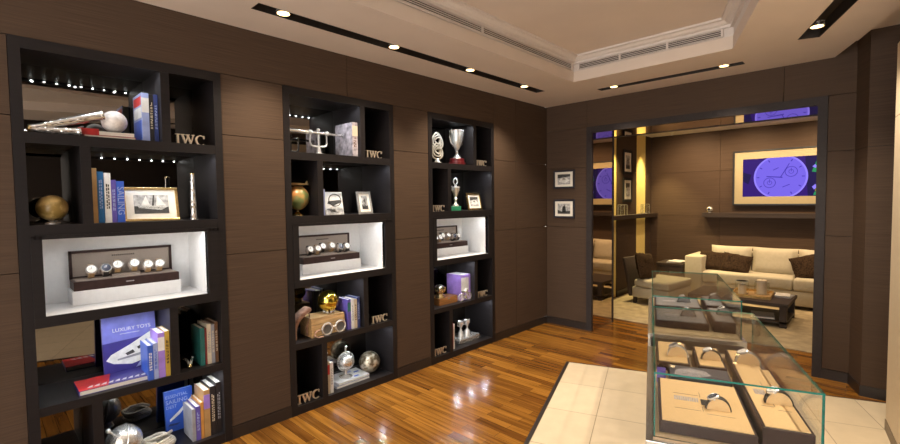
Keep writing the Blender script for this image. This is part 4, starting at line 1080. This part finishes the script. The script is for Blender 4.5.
# side table with magazines
root = thing('side_table', (.56, 3.02, .010), 0, 'dark wooden side table between the slipper chair and the sofa', 'side table')
m = MB(); m.box(-.21, .21, -.24, .24, .455, .495, .004); m.build('tabletop', DARKWOOD, root)
for x in (-.20, .16):
    for y in (-.23, .19): m = MB(); m.box(x, x + .04, y, y + .04, 0, .455); m.build('leg', DARKWOOD, root)
m = MB(); m.box(-.16, .16, -.225, -.2, .38, .455); m.box(-.16, .16, .2, .225, .38, .455); m.build('apron', DARKWOOD, root)
flat_book((.60, 2.86, .5055), .22, .28, .012, C_GREY, 'grey magazine at the bottom of the pair on the side table', rz=R(8), kind='magazine')
flat_book((.61, 2.85, .518), .21, .27, .012, C_WHITE, 'white magazine on top of the pair on the side table', rz=R(-5), kind='magazine')

# coffee table
root = thing('coffee_table', (1.20, 1.54, .010), 0, 'low dark wooden coffee table with a lower shelf on the lounge rug', 'coffee table')
TW, TD = 1.08, .74
m = MB(); m.box(0, TW, 0, TD, .245, .288, .004); m.build('tabletop', DARKWOOD, root)
for x in (.02, TW - .09):
    for y in (.02, TD - .09): m = MB(); m.box(x, x + .07, y, y + .07, 0, .245); m.build('leg', DARKWOOD, root)
m = MB(); m.box(.02, TW - .02, .02, TD - .02, .045, .07); m.build('lower_shelf', DARKWOOD, root)
flat_book((2.02, 1.62, .0805), .24, .3, .02, C_GREY, 'grey book on the lower shelf of the coffee table', rz=R(10))
ZT = .2985
root = thing('serving_tray', (1.86, 1.90, ZT), R(4), 'rectangular gilded wooden tray on the coffee table', 'tray')
m = MB(); m.box(-.21, .21, -.24, .24, 0, .012, .003); m.build('base', OAK, root)
m = MB(); ring_ = .012
m.box(-.21, .21, -.24, -.228, .012, .042); m.box(-.21, .21, .228, .24, .012, .042); m.box(-.21, -.198, -.228, .228, .012, .042); m.box(.198, .21, -.228, .228, .012, .042); m.build('rim', mat('gilded_wood', (.50, .31, .09), .4, .3, .3, (30, 30, 30)), root)
def candle(x, y, r, h, gr, gh, label):
    root = thing('candle', (x, y, ZT + .0125), 0, label, 'candle', 'cream candles on the coffee table tray')
    m = MB(); m.lathe([(0, 0), (r, 0), (r, h - .006), (r - .008, h), (r * .5, h - .006), (0, h - .006)], 24); m.build('wax', WAX, root)
    m = MB(); m.cyl((0, 0, h - .008), (.002, 0, h + .012), .002, n=6); m.build('wick', BLACK, root)
def vase(x, y, r, h, label):
    root = thing('glass_hurricane', (x, y, ZT + .0125), 0, label, 'glass holder', 'glass holders round the candles')
    m = MB(); m.lathe([(r, .002), (r, h), (r - .003, h), (r - .003, .002)], 28); m.build('glass', GLASS, root)
    m = MB(); m.lathe([(r + .0006, h - .002), (r + .0006, h + .001), (r - .0036, h + .001), (r - .0036, h - .002)], 28); m.build('rim', mat('glass_rim', (.7, .68, .6), .15), root)
candle(1.75, 1.88, .046, .12, .08, .15, 'short cream pillar candle at the left of the tray'); vase(1.75, 1.88, .075, .165, 'glass holder round the short candle')
candle(1.945, 1.99, .056, .185, .08, .17, 'tall cream pillar candle at the right of the tray'); vase(1.945, 1.99, .082, .16, 'glass holder round the tall candle')
flat_book((2.17, 1.94, ZT), .16, .24, .014, C_GREY, 'grey magazine at the bottom of the pair right of the tray', rz=R(-4), kind='magazine')
flat_book((2.165, 1.95, ZT + .0145), .15, .22, .01, C_WHITE, 'white magazine on top of the pair right of the tray', rz=R(5), kind='magazine')

# ------------------------------------------------------------------ glass display cases
CW, CDp, CT, CD0 = .478, 1.065, .95, .72
BASEM = mat('case_body', (.055, .040, .032), .35, 0, .2, (4, 4, 90)); DECK = mat('case_deck', (.40, .29, .17), .55, 0, .08, (120, 120, 120))
def showcase(loc, label):
    root = thing('glass_display_case', loc, A20, label, 'display case', 'low glass display cases')
    m = MB(); m.box(-.008, CW + .008, -.008, CDp + .008, .09, CD0 - .03); m.build('body', BASEM, root)
    m = MB(); m.box(-.01, CW + .01, -.01, CDp + .01, .004, .09); m.build('toe_kick', CHROME, root)
    m = MB(); m.box(-.022, -.008, -.022, CDp + .022, .006, CD0 - .03); m.build('side_panel', CHROME, root)
    m = MB(); m.box(CW + .008, CW + .022, -.022, CDp + .022, .006, CD0 - .03); m.build('side_panel', CHROME, root)
    m = MB(); m.box(-.024, CW + .024, -.024, CDp + .024, CD0 - .03, CD0 - .006, .002); m.build('rail', CHROME, root)
    m = MB(); m.box(.0, CW, .0, CDp, CD0 - .006, CD0); m.build('deck', DECK, root)
    g = .006
    def pane(nm, x0, x1, y0, y1, z0, z1, ax):
        m = MB(); m.use(GLASS).box(x0, x1, y0, y1, z0, z1)
        m.use(TEAL); m.bm.faces.ensure_lookup_table()
        for f in m.bm.faces:
            f.normal_update()
            if abs(f.normal[ax]) < .5: f.material_index = 1
        m.build(nm, None, root)
    pane('front_pane', 0, CW, 0, g, CD0, CT - g, 1); pane('back_pane', 0, CW, CDp - g, CDp, CD0, CT - g, 1)
    pane('side_pane', 0, g, g, CDp - g, CD0, CT - g, 0); pane('side_pane', CW - g, CW, g, CDp - g, CD0, CT - g, 0)
    pane('top_pane', 0, CW, 0, CDp, CT - g, CT, 2)
    return root
FC = (2.499, -3.343); RC = (2.031, -2.056)
showcase((FC[0], FC[1], 0), 'glass display case nearest the viewer, with tan watch trays')
showcase((RC[0], RC[1], 0), 'farther glass display case, with grey watch trays')
def inC(o, x, y, z):
    ca, sa = math.cos(A20), math.sin(A20); return (o[0] + x * ca - y * sa, o[1] + x * sa + y * ca, z)
def tray(o, x0, x1, y0, y1, h, mt, label, tilt=0., group=None, prints=True, rim=.010, plaque=True):
    w, d = x1 - x0, y1 - y0
    root = thing('watch_tray', inC(o, (x0 + x1) / 2, y0, CD0 + .0005), A20, label, 'display tray', group, rot=(tilt, 0, A20))
    m = MB(); m.box(-w / 2, w / 2, 0, d, 0, h, .002); m.build('body', MAROON, root)
    m = MB(); m.box(-w / 2 + rim, w / 2 - rim, rim, d - rim, h, h + .003); pn = m.build('panel', mt, root)
    if prints:
        W = w - 2 * rim; m = MB(); zt = h + .003
        m.box(-W * .34, -W * .02, d * .30, d * .30 + .0018, zt, zt + .0006); m.box(.04 * W, W * .36, d * .26, d * .26 + .0018, zt, zt + .0006)
        m.box(-W * .34, -W * .02, d * .63, d * .63 + .0018, zt, zt + .0006)
        m.box(.0, .0016, d * .30, d * .40, zt, zt + .0006); m.box(.0, .0016, d * .60, d * .72, zt, zt + .0006)
        m.build('printed_lines', INK, pn)
        m = MB()
        for k in range(11):
            x = -W * .33 + W * .028 * k; m.box(x, x + W * .019, d * .48, d * .57, zt, zt + .0006)
        m.build('printed_text', INKG, pn)
        if plaque: m = MB(); m.box(W * .00, W * .075, d * .44, d * .54, zt, zt + .004); m.build('plaque', STRAPB, pn)
    return root, h + .003
def cuff_watch(loc, label, dial, strap, pad, group, rz=A20, s=1.):
    root = thing('wristwatch', loc, rz, label, 'watch', group)
    r = .036 * s; hz = .040 * s
    arc = [(r * math.cos(a), hz * math.sin(a)) for a in [PI * k / 20 for k in range(21)]]
    m = MB(); m.prism(arc, -.013 * s, .013 * s, None, False); m.build('pad', pad, root)
    t = bmesh.new(); rr = []
    for x, z in arc:
        k1 = 1.0; k2 = 1.11
        rr.append([t.verts.new((x * k1, -.011 * s, z * k1)), t.verts.new((x * k1, .011 * s, z * k1)), t.verts.new((x * k2, .011 * s, z * k2)), t.verts.new((x * k2, -.011 * s, z * k2))])
    for a, b in zip(rr, rr[1:]):
        for q in range(4): t.faces.new([a[q], a[(q + 1) % 4], b[(q + 1) % 4], b[q]])
    t.faces.new(rr[0][::-1]); t.faces.new(rr[-1]); bmesh.ops.recalc_face_normals(t, faces=t.faces)
    m = MB(); m.add(t, None, True); m.build('strap', strap, root)
    a = R(112); T = Matrix.Translation((r * 1.1 * math.cos(a), 0, hz * 1.08 * math.sin(a))) @ Matrix.Rotation(R(-24), 4, 'Y')
    m = MB(); m.lathe([(0, -.003), (.018 * s, -.003), (.021 * s, 0), (.021 * s, .005), (.018 * s, .008), (.0175 * s, .0065), (0, .0065)], 24); c = m.build('case', SILVER, root); c.matrix_local = T
    m = MB(); m.lathe([(.0172 * s, .0067), (0, .0068)], 24); m.build('dial', dial, c)
    m = MB(); m.box(-.0008, .0008, 0, .012 * s, .0072, .0076); m.box(-.009 * s, 0, -.0007, .0007, .0072, .0076); m.build('hands', SILVER if dial is DIALK else INK, c)
    m = MB(); m.cyl((0, -.021 * s, .002), (0, -.026 * s, .002), .003 * s, n=10); m.build('crown', SILVER, c)
    return root
GW = 'watches on cuffs in the display cases'
TR_ = 'watch trays in the display cases'
_, h = tray(FC, .020, .318, .045, .475, .040, TANP, 'large tan watch tray at the front left of the nearer case', group=TR_)
cuff_watch(inC(FC, .222, .215, CD0 + h + .0008), 'watch on a tan cuff in the middle of the large front left tray', DIALK, STRAPB, TANP, GW, s=1.05)
_, h2 = tray(FC, .328, .470, .045, .640, .075, TANP, 'long narrow tan watch tray along the right of the nearer case', group=TR_, plaque=True)
cuff_watch(inC(FC, .418, .265, CD0 + h2 + .0008), 'watch on a tan cuff in the long narrow right hand tray', DIALW, STRAPB, TANP, GW, s=1.1)
_, h3 = tray(FC, .020, .165, .69, 1.03, .042, TANP, 'small tan watch tray at the back left of the nearer case', group=TR_, prints=False)
cuff_watch(inC(FC, .115, .80, CD0 + h3 + .0008), 'watch with a steel band on the back left tray of the nearer case', DIALK, SILVER, TANP, GW, s=1.2)
m_, h3 = tray(FC, .195, .315, .69, 1.00, .042, TANP, 'small tan watch tray in the middle of the back row of the nearer case', group=TR_, prints=False)
cuff_watch(inC(FC, .262, .80, CD0 + h3 + .0008), 'watch with a brown band on the middle back tray of the nearer case', DIALW, STRAPB, TANP, GW, s=1.1)
_, h3 = tray(FC, .345, .465, .69, 1.00, .042, TANP, 'small tan watch tray at the back right of the nearer case', group=TR_, prints=False)
cuff_watch(inC(FC, .412, .80, CD0 + h3 + .0008), 'watch with a steel band on the back right tray of the nearer case', DIALW, SILVER, TANP, GW, s=1.3)
# grey picture booklet and small violet box
root = thing('picture_booklet', inC(FC, .188, .505, CD0 + .0005), A20, 'dark grey picture booklet lying behind the large tan tray', 'booklet')
m = MB(); m.box(-.122, .122, 0, .15, 0, .045, .003); m.build('body', STRAPB, root)
m = MB(); m.box(-.116, .116, .006, .144, .045, .0462); c = m.build('cover', mat('booklet_slate', (.075, .075, .095), .5, 0, .1), root)
m = MB(); m.plan([(-.10, .02), (.0, .015), (.05, .05), (.03, .10), (-.03, .12), (-.09, .09)], .0462, .0468); m.build('cover_picture', INKG, c)
m = MB(); m.box(-.018, .018, 0, .05, 0, .055, .002); tag(m.build('violet_box', C_PURP, None, inC(FC, .036, .52, CD0 + .0005), (0, 0, A20)), 'tiny violet box at the left end of the picture booklet', 'box')
# farther case
for x0, x1, y0, y1, hh_, lab, wl in ((.020, .325, .13, .47, .045, 'large grey watch tray at the front left of the farther case', 'watch on the large front left grey tray of the farther case'),
        (.020, .325, .58, .92, .045, 'large grey watch tray at the back left of the farther case', 'watch on the large back left grey tray of the farther case'),
        (.350, .470, .13, .52, .065, 'narrow grey watch tray at the front right of the farther case', 'watch on the narrow front right grey tray of the farther case'),
        (.350, .470, .60, .95, .065, 'narrow grey watch tray at the back right of the farther case', 'watch on the narrow back right grey tray of the farther case')):
    _, h = tray(RC, x0, x1, y0, y1, hh_, GREYP, lab, group=TR_)
    cuff_watch(inC(RC, x0 + (x1 - x0) * .66, (y0 + y1) / 2, CD0 + h + .0008), wl, DIALK, STRAPB, GREYP, GW, s=1.1)

# ------------------------------------------------------------------ light: added world fill through the open end behind the viewer, exposure
wd = bpy.data.worlds.new('world'); SC.world = wd; wd.use_nodes = True
bg = wd.node_tree.nodes['Background']; bg.inputs[0].default_value = (1, .94, .87, 1); bg.inputs[1].default_value = 3.3
vs = SC.view_settings; vs.view_transform = 'Standard'; vs.look = 'None'; vs.exposure = 0.6; vs.gamma = 1; vs.use_curve_mapping = False
